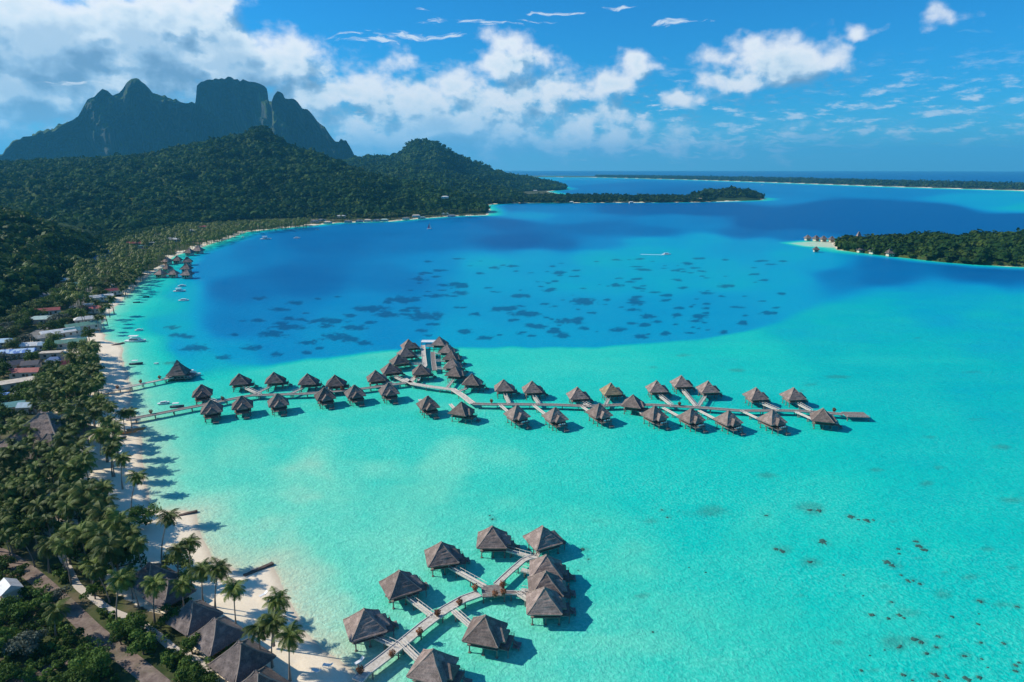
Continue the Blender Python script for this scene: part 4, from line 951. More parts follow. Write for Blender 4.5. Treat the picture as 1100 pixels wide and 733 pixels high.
HS = [(64, 300, 21, .6, 12, 'white', 'hip', 'white hipped roof alone among the trees below the near slope'), (185.5, 256, 15, .7, 0, 'white', 'hip', 'white pointed roof near the far curve of the shore'), (94, 275, 24, .5, -12, 'blue', 'gable', 'long dark blue roof in the trees under the ridge'),
 (112, 269.5, 14, .7, 10, 'lblue', 'gable', 'greyish blue roof behind the long dark blue one'), (147, 260.5, 17, .4, 0, 'red', 'gable', 'long red roof left of the white pointed roof'), (162, 260, 8, .6, 0, 'white', 'flat', 'small white flat roof between the red and the white pointed roofs'),
 (153, 263.5, 6, .8, 0, 'aqua', 'flat', 'tiny pale green roof below the far red roof'), (124.4, 304.5, 10, .6, 5, 'white', 'flat', 'small bright white roof near the narrow shore'), (120, 311, 17, .5, 5, 'maroon', 'gable', 'dark red roof just below the small bright white one'),
 (109, 317.5, 19, .45, 5, 'white', 'gable', 'white roof with a pale blue edge above the pinkish red roofs'), (99, 329.5, 19, .5, 8, 'red', 'gable', 'pinkish red roof right of the village road'), (97, 325.5, 10, .5, 8, 'white', 'flat', 'narrow white roof touching the pinkish red roof'),
 (54.5, 315, 12, .6, 15, 'grey', 'gable', 'grey roof in the trees at the foot of the slope'), (38, 318, 10, .6, 15, 'grey', 'hip', 'small grey hut roof left of the other grey roof'), (82, 304, 9, .6, 10, 'green', 'gable', 'small green roof right of the lone white hipped roof'), (51, 332, 19, .35, 5, 'red', 'gable', 'narrow red roof at the foot of the wooded slope'),
 (47, 340.5, 24, .5, 5, 'pale', 'hip', 'pale blue green hipped roof left of the village road'), (91.6, 341, 18, .5, 5, 'white', 'hip', 'bright white hipped roof right of the road'), (89, 347.5, 28, .4, 8, 'green', 'gable', 'wide green roof right of the road junction'),
 (62, 355, 26, .6, 22, 'white', 'gable', 'largest white roof in the middle of the village'), (44, 361, 16, .5, 22, 'beige', 'gable', 'pinkish beige roof joined to the largest white roof'), (76, 365.5, 24, .4, 8, 'green', 'gable', 'faded green roof with a white edge in front of the largest white roof'), (77, 353.5, 12, .5, 15, 'aqua', 'gable', 'small turquoise roof behind the faded green one'),
 (34, 369, 16, .5, 5, 'white', 'gable', 'white roof right of the pale blue corner roof'), (47, 369, 8, .5, 5, 'lblue', 'gable', 'small pale blue annex right of the white roof'), (5, 365, 16, .7, 15, 'lblue', 'hip', 'pale blue hipped roof at the left edge of the photo'), (17, 376.5, 30, .35, 8, 'bstripe', 'gable', 'long bright blue patched roof near the left edge'),
 (54.5, 377, 17, .4, 5, 'beige', 'flat', 'thin beige roof in front of the faded green roof'), (15, 389, 13, .8, 35, 'dark', 'gable', 'dark roof with a white edge strip left of its twin'), (33, 389, 13, .8, 10, 'dark', 'gable', 'dark roof with a white corner beside the trees'), (27, 397, 24, .35, 8, 'red', 'gable', 'bright red roof behind the long beige one'),
 (12, 408.5, 36, .35, 8, 'beige', 'flat', 'long flat beige roof at the left edge'), (74, 388, 25, .3, 5, 'maroon', 'gable', 'long maroon roof behind the palms'), (58, 385, 12, .6, 5, 'blue', 'hip', 'small dark blue hipped roof left of the maroon one'), (72, 383.5, 12, .5, 5, 'dark', 'hip', 'small dark roof behind the maroon one'),
 (10, 434, 22, .45, 8, 'aqua', 'gable', 'faded aqua roof at the left edge above the palms'), (31, 434, 16, .5, 8, 'lblue', 'gable', 'pale blue roof between the aqua roof and the big thatch'), (1, 422, 9, .6, 8, 'bstripe', 'flat', 'small bright blue roof at the left edge'), (8.6, 628, 13, .9, -38, 'white', 'gable', 'white metal roof at the lower left edge beside the dirt road'),
 (84, 430, 10, .5, 0, 'pale', 'flat', 'small pale canopy among the palms behind the beach'), (218, 243, 9, .6, 0, 'red', 'gable', 'red roof in the palms at the far curve of the bay'), (134, 249, 8, .6, 0, 'pale', 'gable', 'tiny pale roof high in the trees'), (206, 247, 8, .6, 0, 'white', 'gable', 'tiny white roof left of the far red roof')]
for q in HS: house(*q)
# far shore village
for i, (u, v, c, lab) in enumerate([(338, 237, 'grey', 'first grey shore house at the end of the far beach'), (346, 235.6, 'grey', 'second grey shore house from the far beach'), (352, 238, 'beige', 'beige shore house at the waterline of the far bay'), (366.5, 231.5, 'white', 'white two storey house in the trees of the far bay'),
     (374, 237, 'grey', 'grey shore house below the white house'), (386, 236.5, 'grey', 'left one of the pair of grey houses in the middle of the far bay'), (395, 236, 'beige', 'beige house in the middle of the far shore'), (404, 236, 'grey', 'right one of the grey houses in the middle of the far bay'), (413, 235.5, 'pale', 'pale house on the far shore right of the middle'),
     (436, 234, 'grey', 'grey house left of the far sailboat'), (447, 231, 'beige', 'beige house in the trees above the far sailboat'), (453, 233, 'pale', 'pale house right above the far sailboat'), (478, 229, 'lblue', 'pale blue house on the far point'), (485, 231, 'grey', 'grey house at the tip of the far point'), (478, 211, 'white', 'tiny white house high on the far slope'),
     (565, 204, 'white', 'white house at the foot of the domed hill'), (575, 204.6, 'white', 'second white house at the foot of the domed hill'), (614, 216.6, 'white', 'white house on the low spit, nearest the hill'), (678, 216.8, 'white', 'white house in the middle of the low spit'), (752, 213, 'beige', 'beige house on the islet slope')]):
    house(u, v, 7 if v > 225 else 4, .55, random.uniform(-10, 10), c, 'hip', lab, zb=GROUNDZ if v not in (231.5, 231, 211, 213) else {231.5: 8, 231: 8, 211: 40, 213: 8}[v])
# thatched cluster over the water on the left shore, and on the right island
for i, (u, v, s) in enumerate([(172, 289, 1), (185.5, 289, 1), (179, 284, .9), (199.7, 283, 1.1), (200, 289, 1.1), (200.7, 276, 1.1), (190, 275, 1), (179, 276, 1), (203, 266.5, 1.1), (212.7, 264, 1.2)]):
    hut(u, v, random.uniform(-20, 20), s, ['front left', 'front middle', 'second row left', 'second row right', 'front right', 'third row right', 'third row middle', 'third row left', 'left one of the two rearmost', 'outermost of the two rearmost'][i] + ' thatched hut of the cluster on the left shore', matt=M_THATCH, half=4.6, H=4.6, z0=.6, group='clustered thatched huts on the left shore')
for i, (u, v, s, lab) in enumerate([(868, 252.5, 1.1, 'outermost thatched hut at the tip of the right island'), (877, 253, 1.1, 'second thatched hut from the tip of the right island'), (885, 253.5, 1.1, 'third thatched hut from the tip of the right island'), (894, 254, 1.1, 'fourth thatched hut from the tip of the right island'), (904, 254.5, 1.2, 'thatched hut with a pale front left of the tall pointed roof'),
     (925, 264.5, 1.1, 'left one of the thatched huts on the front shore of the right island'), (938, 266.5, 1.0, 'middle one of the thatched huts on the front shore of the right island'), (957, 267.5, 1.2, 'right one of the thatched huts on the front shore of the right island'), (877, 265, .9, 'small thatched hut standing in the water before the sand spit')]):
    hut(u, v, random.uniform(-20, 20), s, lab, matt=M_THATCHD, half=4.0, H=3.8, z0=.8)
hut(923, 249, 5, 1.0, 'tall pointed grey roof rising above the trees of the right island', matt=M_THATCH, half=6.5, H=13, wallh=5, name='pointed_hall')

# ------------------------------------------------------------ roads and paths
def way(name, px, width, z, matr, jit=.0):
    P = [tuple(at(u, v, z)[:2]) for u, v in px]; Q = []
    for i in range(len(P) - 1):
        p0, p1, p2, p3 = P[max(i - 1, 0)], P[i], P[i + 1], P[min(i + 2, len(P) - 1)]
        for k in range(8):
            t = k / 8; Q.append(tuple(.5 * ((2 * p1[a]) + (-p0[a] + p2[a]) * t + (2 * p0[a] - 5 * p1[a] + 4 * p2[a] - p3[a]) * t * t + (-p0[a] + 3 * p1[a] - 3 * p2[a] + p3[a]) * t ** 3) for a in (0, 1)))
    Q.append(P[-1]); m = ribbon(Q, width, z - .3, z); o = m.build(name, matr); o['kind'] = 'structure'; return Q
def dirt_fn(N, b):
    n = N.noise(N.pos, .5, 6, .7); n2 = N.noise(N.pos, .12, 3, .6); c = N.mix(N.step(n, .3, .7), (.14, .10, .085), (.29, .225, .185)); N.l.new(N.mix(N.step(n2, .5, .7, 0, .5), c, (.12, .12, .06)), b.inputs['Base Color']); bump(N, n, .5, .1)
M_DIRT = mat('dirt_road', rough=.95, fn=dirt_fn, spec=.1)
M_PATH = mat('sand_path', (.58, .50, .42), .95); M_ASPH = mat('worn_asphalt', (.16, .155, .15), .9)
way('dirt_road', [(-60, 566), (-15, 588), (10, 600), (40, 622), (76, 655), (100, 678), (130, 702), (160, 726), (190, 752)], 3.6, GROUNDZ + .05, M_DIRT)
way('dirt_road', [(-20, 752), (30, 727), (70, 710), (108, 690)], 3.0, GROUNDZ + .035, M_DIRT)
way('footpath', [(66, 596), (74, 612), (84, 630), (100, 642), (118, 655), (148, 668), (170, 683), (188, 698), (206, 706), (225, 722)], 1.7, GROUNDZ + .06, M_PATH)
way('road', [(-30, 392), (0, 378), (22, 368), (45, 354), (62, 345), (76, 338), (84, 328), (90, 319), (96, 308)], 6.0, GROUNDZ + .05, M_ASPH)

# parked cars
def car(col):
    t = empty('parked_car'); mb = mat('car_paint_' + col, {'white': (.75, .75, .75), 'red': (.4, .05, .05), 'grey': (.3, .3, .32)}[col], .3, spec=.6)
    m = MB(); m.rings([[(-.85, -2.1, z), (.85, -2.1, z), (.9, 0, z), (.85, 2.1, z), (-.85, 2.1, z), (-.9, 0, z)] if z < .8 else [(-.78, -2.0, z), (.78, -2.0, z), (.82, 0, z), (.78, 2.0, z), (-.78, 2.0, z), (-.82, 0, z)] for z in (.3, .6, .9)], capbot=True); bd = m.build('body', mb, t)
    m = MB(); m.rings([[(-.75, -1.1, .9), (.75, -1.1, .9), (.75, 1.5, .9), (-.75, 1.5, .9)], [(-.62, -.5, 1.4), (.62, -.5, 1.4), (.62, 1.1, 1.4), (-.62, 1.1, 1.4)]]); m.build('cabin_glass', M_GLASS, t)
    m = MB(); m.box(-.62, .62, -.5, 1.1, 1.403, 1.46); m.build('roof', mb, t)
    for x in (-.8, .8):
        for y in (-1.3, 1.3): m = MB(); m.tube([(x - .1, y, .32), (x + .1, y, .32)], .32, 10); m.build('wheel', M_GLASS, t)
    return t
for (u, v, c, lab) in [(17, 424, 'white', 'white car parked left of the thatched hall near the beige roof'), (32, 416, 'white', 'white car in front of the long beige roof by the trees'), (2, 421, 'grey', 'grey car at the left edge behind the aqua roof'), (63, 373, 'white', 'white car beside the thin beige roof'), (78, 331, 'grey', 'grey car on the village road')]:
    t = car(c); t.location = at(u, v, GROUNDZ + .06); t.rotation_euler = (0, 0, random.uniform(0, 3)); tag(t, lab, 'car', 'cars parked in the village')

# groynes: low dark jetties of stones and logs
def groyne(px, w, label):
    P = [tuple(at(u, v, .5)[:2]) for u, v in px]; m = ribbon(P, w, -1, .62); o = m.build('groyne', mat('groyne_stone', (.13, .09, .07), .9)); subdiv_edges(o, 3); tag(o, label, 'groyne')
groyne([(262, 618), (280, 610.5), (293, 604.5)], 1.0, 'dark log groyne on the lower beach'); groyne([(192, 554), (212, 548.5)], .9, 'dark log groyne on the middle beach'); groyne([(120, 371), (133, 368)], 1.6, 'dark stone ramp at the moored boat')

# ------------------------------------------------------------ boats
def boat(u, v, L, rz, label, hullc='white', cabin=True, canopy=False, sail=False, name='motor_boat', cat='boat'):
    p = at(u, v, .3); t = empty(name, (p.x, p.y, 0), R(rz)); tag(t, label, cat); w = L * .16
    mh = {'white': M_WHITE, 'dark': mat('dark_hull', (.06, .08, .09), .5), 'wood': mat('orange_hull', (.55, .24, .09), .6)}[hullc]
    rg = []
    for s, z in ((.70, -.25), (.9, .2), (1.0, .1 * L ** .5 + .45)):
        rg.append([(x * L / 2 * (s if x > 0 else s ** .5), y * w * s, z + (.12 * L ** .5 if (x > .7 and z > .3) else 0)) for x, y in ((-1, -.75), (-.4, -1), (.3, -.95), (.75, -.5), (1, 0), (.75, .5), (.3, .95), (-.4, 1), (-1, .75))])
    m = MB(); m.rings(rg, capbot=True, captop=True); m.build('hull', mh, t); top = .1 * L ** .5 + .45
    if cabin:
        m = MB(); m.rings([[(x * L * s, y * w * s * 1.5, z) for x, y in ((-.28, -.42), (.2, -.42), (.28, 0), (.2, .42), (-.28, .42))] for s, z in ((1, top), (.9, top + .12 * L))]); c = m.build('cabin', M_WHITE, t)
        m = MB(); m.box(-.24 * L, .14 * L, -w * .64, w * .64, top + .035 * L, top + .075 * L); m.build('window', M_GLASS, c)
    if canopy:
        m = MB(); m.box(-.3 * L, .12 * L, -w * .7, w * .7, top + .2 * L, top + .22 * L)
        for x in (-.28, .1):
            for y in (-.62, .62): m.tube([(x * L, y * w, top), (x * L, y * w, top + .2 * L)], .05, 4)
        m.build('canopy', M_WHITE, t)
    if sail:
        m = MB(); m.tube([(0, 0, top), (0, 0, L * 1.25)], .08, 5); m.build('mast', M_RAIL, t)
        m = MB(); m.raw([(.05, .02, top + .4), (-L * .42, .02, top + .5), (.0, .02, L * 1.22), (.05, -.04, top + .4), (-L * .42, -.04, top + .5), (0, -.04, L * 1.22)], [(0, 1, 2), (5, 4, 3), (0, 3, 4, 1), (1, 4, 5, 2), (2, 5, 3, 0)]); m.build('sail', mat('pink_sail', (.62, .20, .28), .8), t)
        m = MB(); m.raw([(.2, .02, L * 1.1), (.2, .02, top + .4), (L * .42, .02, top + .3), (.2, -.04, L * 1.1), (.2, -.04, top + .4), (L * .42, -.04, top + .3)], [(0, 1, 2), (5, 4, 3), (0, 3, 4, 1), (1, 4, 5, 2), (2, 5, 3, 0)]); m.build('jib', M_WHITE, t)
    return t
boat(146, 366.5, 12.5, 4, 'large white moored launch at the top of the sandy beach', canopy=True, name='motor_launch'); boat(149.5, 355, 5, 20, 'small white boat just behind the large moored launch')
boat(146.5, 391, 7, 10, 'dark open boat with a frame moored off the beach', 'dark', cabin=False, canopy=True); boat(168, 390.8, 2.6, 5, 'tiny white dinghy right of the dark open boat', cabin=False)
boat(176, 433.5, 5, 25, 'small white speedboat between the jetty and the left boardwalk'); boat(190.5, 437, 6, 8, 'dark covered boat beside the left boardwalk', 'dark', cabin=False, canopy=True)
boat(205.5, 403, 9.5, 8, 'white excursion boat tied up at the pointed pavilion', canopy=True, name='motor_launch')
boat(195.5, 307.5, 7, 20, 'rear white boat of the pair off the clustered huts'); boat(193, 313, 10, 12, 'front white launch of the pair off the clustered huts', canopy=True, name='motor_launch'); boat(197.5, 323, 8, 8, 'white boat moored nearest below the pair'); boat(147, 325, 5.5, 5, 'dark small boat close to the narrow shore', 'dark', cabin=False); boat(157, 319, 5, 5, 'dark dinghy in the shallows off the red roofs', 'dark', cabin=False)
boat(285.6, 257, 16, 3, 'white catamaran moored off the far beach', canopy=True, name='motor_launch'); boat(319, 256, 10, 3, 'small white boat right of the catamaran in the far bay'); boat(261, 255, 6, 3, 'tiny white boat near the bend of the far beach'); boat(341, 247, 6, 3, 'tiny white boat at the end of the far beach')
boat(461.5, 246, 9, 20, 'sailboat with pink and white sails in the far bay', cabin=False, sail=True, name='sailboat'); 
boat(716, 273.5, 11, 2, 'white speedboat crossing the pale blue shallows with a wake'); boat(819, 199, 18, 3, 'distant white boat near the outer reef')
# wake
m = ribbon([tuple(at(714, 274)[:2]), tuple(at(700, 273.8)[:2]), tuple(at(688, 273.4)[:2])], 2.2, -.2, .12); o = m.build('boat_wake', mat('foam', (.75, .85, .85), .6)); o['kind'] = 'stuff'; o['label'] = 'white foam wake behind the speedboat'; o['category'] = 'wake'
# outrigger canoes pulled up on the sand
for (u, v, rz, c, lab) in [(138, 467, 18, 'wood', 'orange outrigger canoe pulled up on the sand, front one'), (147, 464, 14, 'wood', 'orange canoe on the sand closest to the water'), (126, 474, 18, 'dark', 'dark canoe on the sand behind the orange ones')]:
    t = boat(u, v, 7, rz, lab, c, cabin=False, name='outrigger_canoe', cat='canoe'); t.location.z = 1.1; t.scale = (1, .6, .8)
    m = MB(); m.tube([(-2.8, 2.6, -.05), (2.9, 2.6, .0)], .16, 6); m.tube([(-1.4, 0, .5), (-1.4, 2.6, .05)], .06, 4); m.tube([(1.4, 0, .5), (1.4, 2.6, .05)], .06, 4); m.build('outrigger', M_WOOD, t)

# parasols and loungers of the resort yard
def parasol(u, v, s, label, c=M_WHITE):
    p = at(u, v, GROUNDZ); t = empty('parasol', p); t.scale = (s,) * 3; tag(t, label, 'parasol', 'pale parasols in the resort yard')
    m = MB(); m.tube([(0, 0, 0), (0, 0, 2.6)], .05, 5); m.build('pole', M_POST, t)
    m = MB(); m.rings([[(math.cos(a) * r, math.sin(a) * r, z) for a in np.linspace(0, 6.2832, 9)[:-1]] for r, z in ((1.7, 2.2), (1.72, 2.28), (.05, 3.0))]); m.build('canopy', c, t)
for (u, v, s, lab) in [(70, 480, 1.5, 'white parasol at the left of the sandy yard'), (77, 486, 1.5, 'white parasol in front of the left one in the sandy yard'), (81, 474, 1.2, 'white parasol at the back of the sandy yard'), (94, 496, 1.9, 'pale green parasol nearest the camera in the yard'), (90, 437, 1.3, 'white parasol under the palms behind the beach'), (101, 441, 1.2, 'white parasol beside the one under the palms'), (87, 441, 1.2, 'pale parasol left of the palms behind the beach')]: parasol(u, v, s, lab)
def lounger():
    t = empty('sun_lounger'); m = MB(); m.box(-.35, .35, -1, .45, .3, .4)
    for x in (-.3, .3):
        for y in (-.9, .4): m.box(x - .04, x + .04, y - .04, y + .04, 0, .299)
    m.build('bed', M_WHITE, t); m = MB(); m.box(-.35, .35, 0, .8, 0, .1, Matrix.Translation((0, .46, .31)) @ Matrix.Rotation(R(35), 4, 'X')); m.build('backrest', M_WHITE, t); return t
l0 = None
for (u, v) in [(296, 652), (300, 655), (283, 640), (118, 487), (123, 489), (128, 487), (112, 494), (126, 452), (130, 446), (124, 395), (128, 398), (121, 404), (386, 712), (352, 716), (340, 722), (136, 500), (140, 505)]:
    t = l0 and copy_tree(l0) or lounger(); l0 = l0 or t; t.location = at(u, v, 1.5); t.location.z = 1.6 if u < 250 else 1.5; t.rotation_euler = (0, 0, random.uniform(-2.4, -.6)); t.scale = (1.0,) * 3
    where = 'on the lower beach by the lone palms' if 280 < u < 310 else 'at the foot of the near boardwalk' if u > 310 else 'on the sand near the left boardwalk' if v > 430 else 'on the sand above the pavilion jetty'
    tag(t, 'white sun lounger ' + where, 'sun lounger', 'white sun loungers ' + where)

# coral heads showing in the shallow right part of the lagoon
def coral_fn(N, b):
    n = N.noise(N.pos, 1.4, 5, .7); N.l.new(N.mix(N.step(n, .3, .68), (.012, .085, .072), (.055, .135, .105)), b.inputs['Base Color'])
M_CORAL = mat('coral_rock', rough=.7, fn=coral_fn)
cr = random.Random(12)
for i, (u, v, wpx) in enumerate(CORALS):
    p = at(u, v); s = wpx * scale_at(u, v) / 2 * .66; n = 16; rg = []; ph = [cr.uniform(.5, 1.35) for _ in range(n)]; el = cr.uniform(.45, .8); rot = cr.uniform(-.4, .4)
    for r, z in ((1.0, -.25), (.92, .02), (.7, .10), (.35, .16)): rg.append([(math.cos(6.2832 * k / n + rot) * s * r * ph[k], math.sin(6.2832 * k / n + rot) * s * r * ph[k] * el * 1.6, z + cr.uniform(-.03, .03)) for k in range(n)])
    m = MB(); m.rings(rg); o = m.build('coral_head', M_CORAL); o.location = (p.x, p.y, 0)
    side = 'beside the near bungalows' if u < 650 else 'alone in the open shallows' if u < 830 else 'in the scattered band right of the centre' if v < 640 else 'in the lower right corner'
    size = 'tiny' if wpx <= 4 else 'small' if wpx <= 7 else 'large' if wpx >= 11 else 'middling'
    tag(o, f'{size} brown coral head {side}', 'coral head', 'coral heads in the shallows')

# ------------------------------------------------------------ palms
def frond(m_v, m_f, m_t, base, az, droop, L, r, dead=False):
    """a feather leaf: an arching rib with narrow leaflets on both sides"""
    n = 13; p = Vector(base); el = droop; d = Vector((math.cos(az), math.sin(az), 0)); side = Vector((-d.y, d.x, 0)); pts = []
    twist = r.uniform(-.25, .25)
    for i in range(n):
        t = i / (n - 1); pts.append(p.copy()); e = el - (t ** 1.25) * 1.75 - .12; p = p + (d * math.cos(e) + Vector((0, 0, math.sin(e))) + side * twist * t * .4).normalized() * L / (n - 1)
    tint = 1.0 if dead else r.uniform(.0, .7)
    for i in range(1, n):
        t = i / (n - 1); a = pts[i - 1]; b = pts[i]; ax = (b - a).normalized(); wl = L * .30 * math.sin(math.pi * min(1, .18 + t * .86)) ** .7 + .1
        up = side.cross(ax).normalized()
        for sg in (-1, 1):
            for h in (0, .33, .66):
                q = a.lerp(b, h); tip = q + (side * sg * .80 + ax * .55 - Vector((0, 0, 1)) * (.28 + r.uniform(0, .35))).normalized() * wl * r.uniform(.8, 1.1)
                wd = ax * .07; k = len(m_v); m_v += [q - wd * .6, q + wd, tip + wd * .35, tip - wd * .35]; m_f.append((k, k + 1, k + 2, k + 3)); m_t += [tint, tint, 1.0 if dead else min(.9, tint + .25), 1.0 if dead else min(.9, tint + .25)]
        k = len(m_v); w = side * .07 * (1.2 - t); m_v += [a - w + up * .02, a + w + up * .02, b + w * .8 + up * .02, b - w * .8 + up * .02]; m_f.append((k, k + 1, k + 2, k + 3)); m_t += [.9] * 4
def palm_meshes(seed, H, lean, nf=21, L=3.75):
    r = random.Random(seed); la = r.uniform(0, 6.28); pts = []
    for i in range(9):
        t = i / 8; pts.append((math.cos(la) * lean * t ** 1.7, math.sin(la) * lean * t ** 1.7, H * t))
    m = MB(); m.tube([(0, 0, -.6)] + pts, [.34] + [.30 - .15 * min(1, t * 3) - .02 * t for t in np.linspace(0, 1, 9)], 7)
    tm = bpy.data.meshes.new('trunk'); tm.from_pydata(m.v, [], m.f); tm.materials.append(M_TRUNK)
    V, F, T = [], [], []; top = pts[-1]
    for i in range(nf):
        az = i * 2.39996 + r.uniform(-.25, .25); lay = i / nf; frond(V, F, T, top, az, 1.25 - lay * 1.75 + r.uniform(-.12, .12), L * r.uniform(.85, 1.1), r)
    for i in range(r.choice([2, 3, 4])): frond(V, F, T, top, r.uniform(0, 6.28), -.75 - r.uniform(0, .4), L * .8, r, True)
    cm = mesh_np('crown', [tuple(v) for v in V], F, {'tint': T}); cm.materials.append(M_PALM); return tm, cm, top
PV = [palm_meshes(100 + i, H, ln, nf) for i, (H, ln, nf) in enumerate([(9.5, .8, 22), (11, 2.0, 24), (8, .4, 20), (12.5, 3.0, 23), (10, 1.2, 26), (7, 1.2, 18), (11.5, .5, 20)])]
PVH = [9.5, 11, 8, 12.5, 10, 7, 11.5]
NPALM = 0
def palm(x, y, var, rz, s, label, group, z=GROUNDZ):
    global NPALM
    NPALM += 1; tm, cm, _ = PV[var]; t = empty('palm_tree', (x, y, z), rz); t.scale = (s,) * 3; tag(t, label, 'palm tree', group)
    for nm, me in (('trunk', tm), ('crown', cm)):
        o = bpy.data.objects.new(nm, me); COL.objects.link(o); o.parent = t
def palm_crown(u, v, H, label, lean=None, group='coconut palms', Lz=None):
    """a palm whose crown is seen at (u, v), with its own height"""
    var = min(range(len(PVH)), key=lambda i: abs(PVH[i] - H) + random.random() * 1.2); s = H / PVH[var]; tm, cm, top = PV[var]
    z = GROUNDZ; p = at(u, v, z + H); la = math.atan2(top[1], top[0]); ln = math.hypot(top[0], top[1]) * s; want = lean if lean is not None else random.uniform(-.6, .6)
    rz = want - la; palm(p.x - math.cos(want) * ln, p.y - math.sin(want) * ln, var, rz, s, label, group, z)
for (u, v, H, lean, lab) in [
 (147, 512, 12.5, 0.3, 'slanting palm leaning out over the water beside the middle beach'), (181, 555, 12.5, .4, 'tall leaning palm behind the log groyne on the middle beach'), (204, 583, 9, .3, 'slim palm nearest the water below the middle groyne'),
 (191, 590, 9, .1, 'palm just left of the slim one on the beach bulge'), (217, 611, 9.5, .1, 'palm left of the pair in front of the lower sand'), (235, 611, 11, .0, 'tall palm right of the pair in front of the lower sand'),
 (251, 632, 11, .2, 'lone palm standing before the open white sand'), (298, 645, 11, -.2, 'palm on the lower beach with a round dark crown'), (311.5, 682, 10, .1, 'palm nearest the near boardwalk at the bottom of the beach'), (294, 668, 10, .3, 'palm behind the two lowest beach palms'),
 (278, 674, 8.5, -.3, 'short palm beside the large dark hut'), (196, 627, 9, -.4, 'palm beside the light green tree above the huts'), (166, 627, 10, .2, 'feathery palm between the footpath and the first beach hut'), (129, 622, 11, .5, 'big drooping palm above the footpath'),
 (140, 572, 10, .2, 'palm between the grove and the middle beach'), (117, 553, 10, .2, 'palm at the right edge of the dense grove'), (112, 524, 10, .3, 'palm in front of the sandy yard'), (131, 492, 10, .4, 'palm at the beach edge above the leaning one'), (120, 480, 10, .3, 'palm in the sandy yard left of the canoes'),
 (140, 442, 8, .2, 'palm at the landing of the left boardwalk, right one'), (132, 443, 8, .1, 'palm at the landing of the left boardwalk, left one'), (119, 436, 9, .3, 'palm behind the landing of the left boardwalk'), (60, 655, 7, 0, 'small wide palm in the yard beside the dirt road'), (44, 478, 9, .1, 'big spreading palm in front of the thatched hall')]:
    palm_crown(u, v, H, lab, lean)
placed = []
HPX = [(q[0], q[1], q[2]) for q in HS]
def hides(x, y, h):
    den = y * CP + (CAMH - h) * SP; u = 550 + FPX * x / den; v = 366.5 + FPX * ((CAMH - h) * CP - y * SP) / den
    return any((abs(u - a) < w * .46 and -3 < v - b < 8) if b > 290 else (abs(u - a) < w * .4 and -1 < v - b < 3.5) for a, b, w in HPX)
def grow(px, n, seed, label, group, mind, hs=(7.5, 11.5)):
    pts = scatter_poly([(u, v) for u, v in px], n, seed, mind, z=GROUNDZ + 9)
    for (x, y) in pts:
        if hides(x, y, 11): continue
        var = random.randrange(len(PV)); s = random.uniform(*hs) / PVH[var]; palm(x, y, var, random.uniform(0, 6.28), s, label, group); placed.append((x, y))
grow([(-20, 500), (40, 480), (75, 478), (104, 512), (122, 545), (150, 590), (145, 618), (110, 612), (60, 590), (0, 572), (-20, 560)], 84, 3, 'coconut palm in the dense grove between the dirt road and the beach', 'palms of the dense left grove', 4.6)
grow([(58, 395), (78, 385), (100, 372), (104, 395), (110, 425), (118, 448), (128, 470), (118, 484), (88, 470), (60, 456), (30, 425)], 78, 4, 'coconut palm in the grove between the village roofs and the sandy beach', 'palms behind the sandy beach', 4.8)
grow([(-15, 445), (20, 440), (40, 478), (30, 500), (-10, 500)], 18, 5, 'coconut palm left of the thatched hall', 'palms left of the thatched hall', 5)
grow([(88, 346), (108, 340), (128, 315), (146, 296), (160, 284), (140, 284), (118, 300), (102, 322), (86, 332)], 80, 6, 'coconut palm on the shore strip between the village road and the narrow beach', 'palms along the narrow shore', 6)
print('palms', NPALM)
# beyond these the far palms are one mass: small star crowns
def star_palms(px, n, seed, label, H=(8, 13), r=4.2, sh=None):
    pts = scatter_poly(px, n, seed, 0, z=GROUNDZ + 6); g = random.Random(seed); V, F, T = [], [], []
    for (x, y) in pts:
        if hides(x, y, 12): continue
        h = g.uniform(*H) + GROUNDZ; t = g.uniform(.2, 1); k = len(V); V += [(x - .2, y, GROUNDZ), (x + .2, y, GROUNDZ), (x + .2, y, h), (x - .2, y, h)]; F.append((k, k + 1, k + 2, k + 3)); T += [.5] * 4
        for i in range(11):
            az = i * 2.4 + g.uniform(-.2, .2); rr = r * g.uniform(.7, 1.1); z1 = g.uniform(-.2, .9); dx, dy = math.cos(az), math.sin(az); w = .42
            for (a0, a1, b0, b1) in ((0, .55, 0, z1), (.55, 1, z1, z1 - 1.8 * g.uniform(.6, 1.4))):
                k = len(V); V += [(x + dx * rr * a0 - dy * w, y + dy * rr * a0 + dx * w, h + b0), (x + dx * rr * a0 + dy * w, y + dy * rr * a0 - dx * w, h + b0), (x + dx * rr * a1 + dy * w * .5, y + dy * rr * a1 - dx * w * .5, h + b1), (x + dx * rr * a1 - dy * w * .5, y + dy * rr * a1 + dx * w * .5, h + b1)]; F.append((k, k + 1, k + 2, k + 3)); T += [t * .8] * 4
    o = link('palm_grove', mesh_np('palm_grove', V, F, {'tint': T}), mat('far_palms', rough=.5, fn=leaf((.028, .062, .010), (.16, .19, .035)), spec=.1)); o['kind'] = 'stuff'; o['label'] = label; o['category'] = 'palm grove'
star_palms([(60, 310), (85, 285), (108, 272), (140, 256), (200, 243), (300, 238), (332, 237), (332, 242), (300, 244), (262, 247.5), (240, 256), (215, 262), (196, 266), (180, 274), (165, 284), (150, 296), (128, 296), (104, 315), (80, 330)], 1500, 7, 'thick mass of coconut palms along the shore towards the far bay')
star_palms([(332, 238), (420, 234), (458, 232), (520, 229), (520, 226), (458, 229), (420, 231), (332, 234)], 260, 8, 'far palms behind the houses of the far bay')

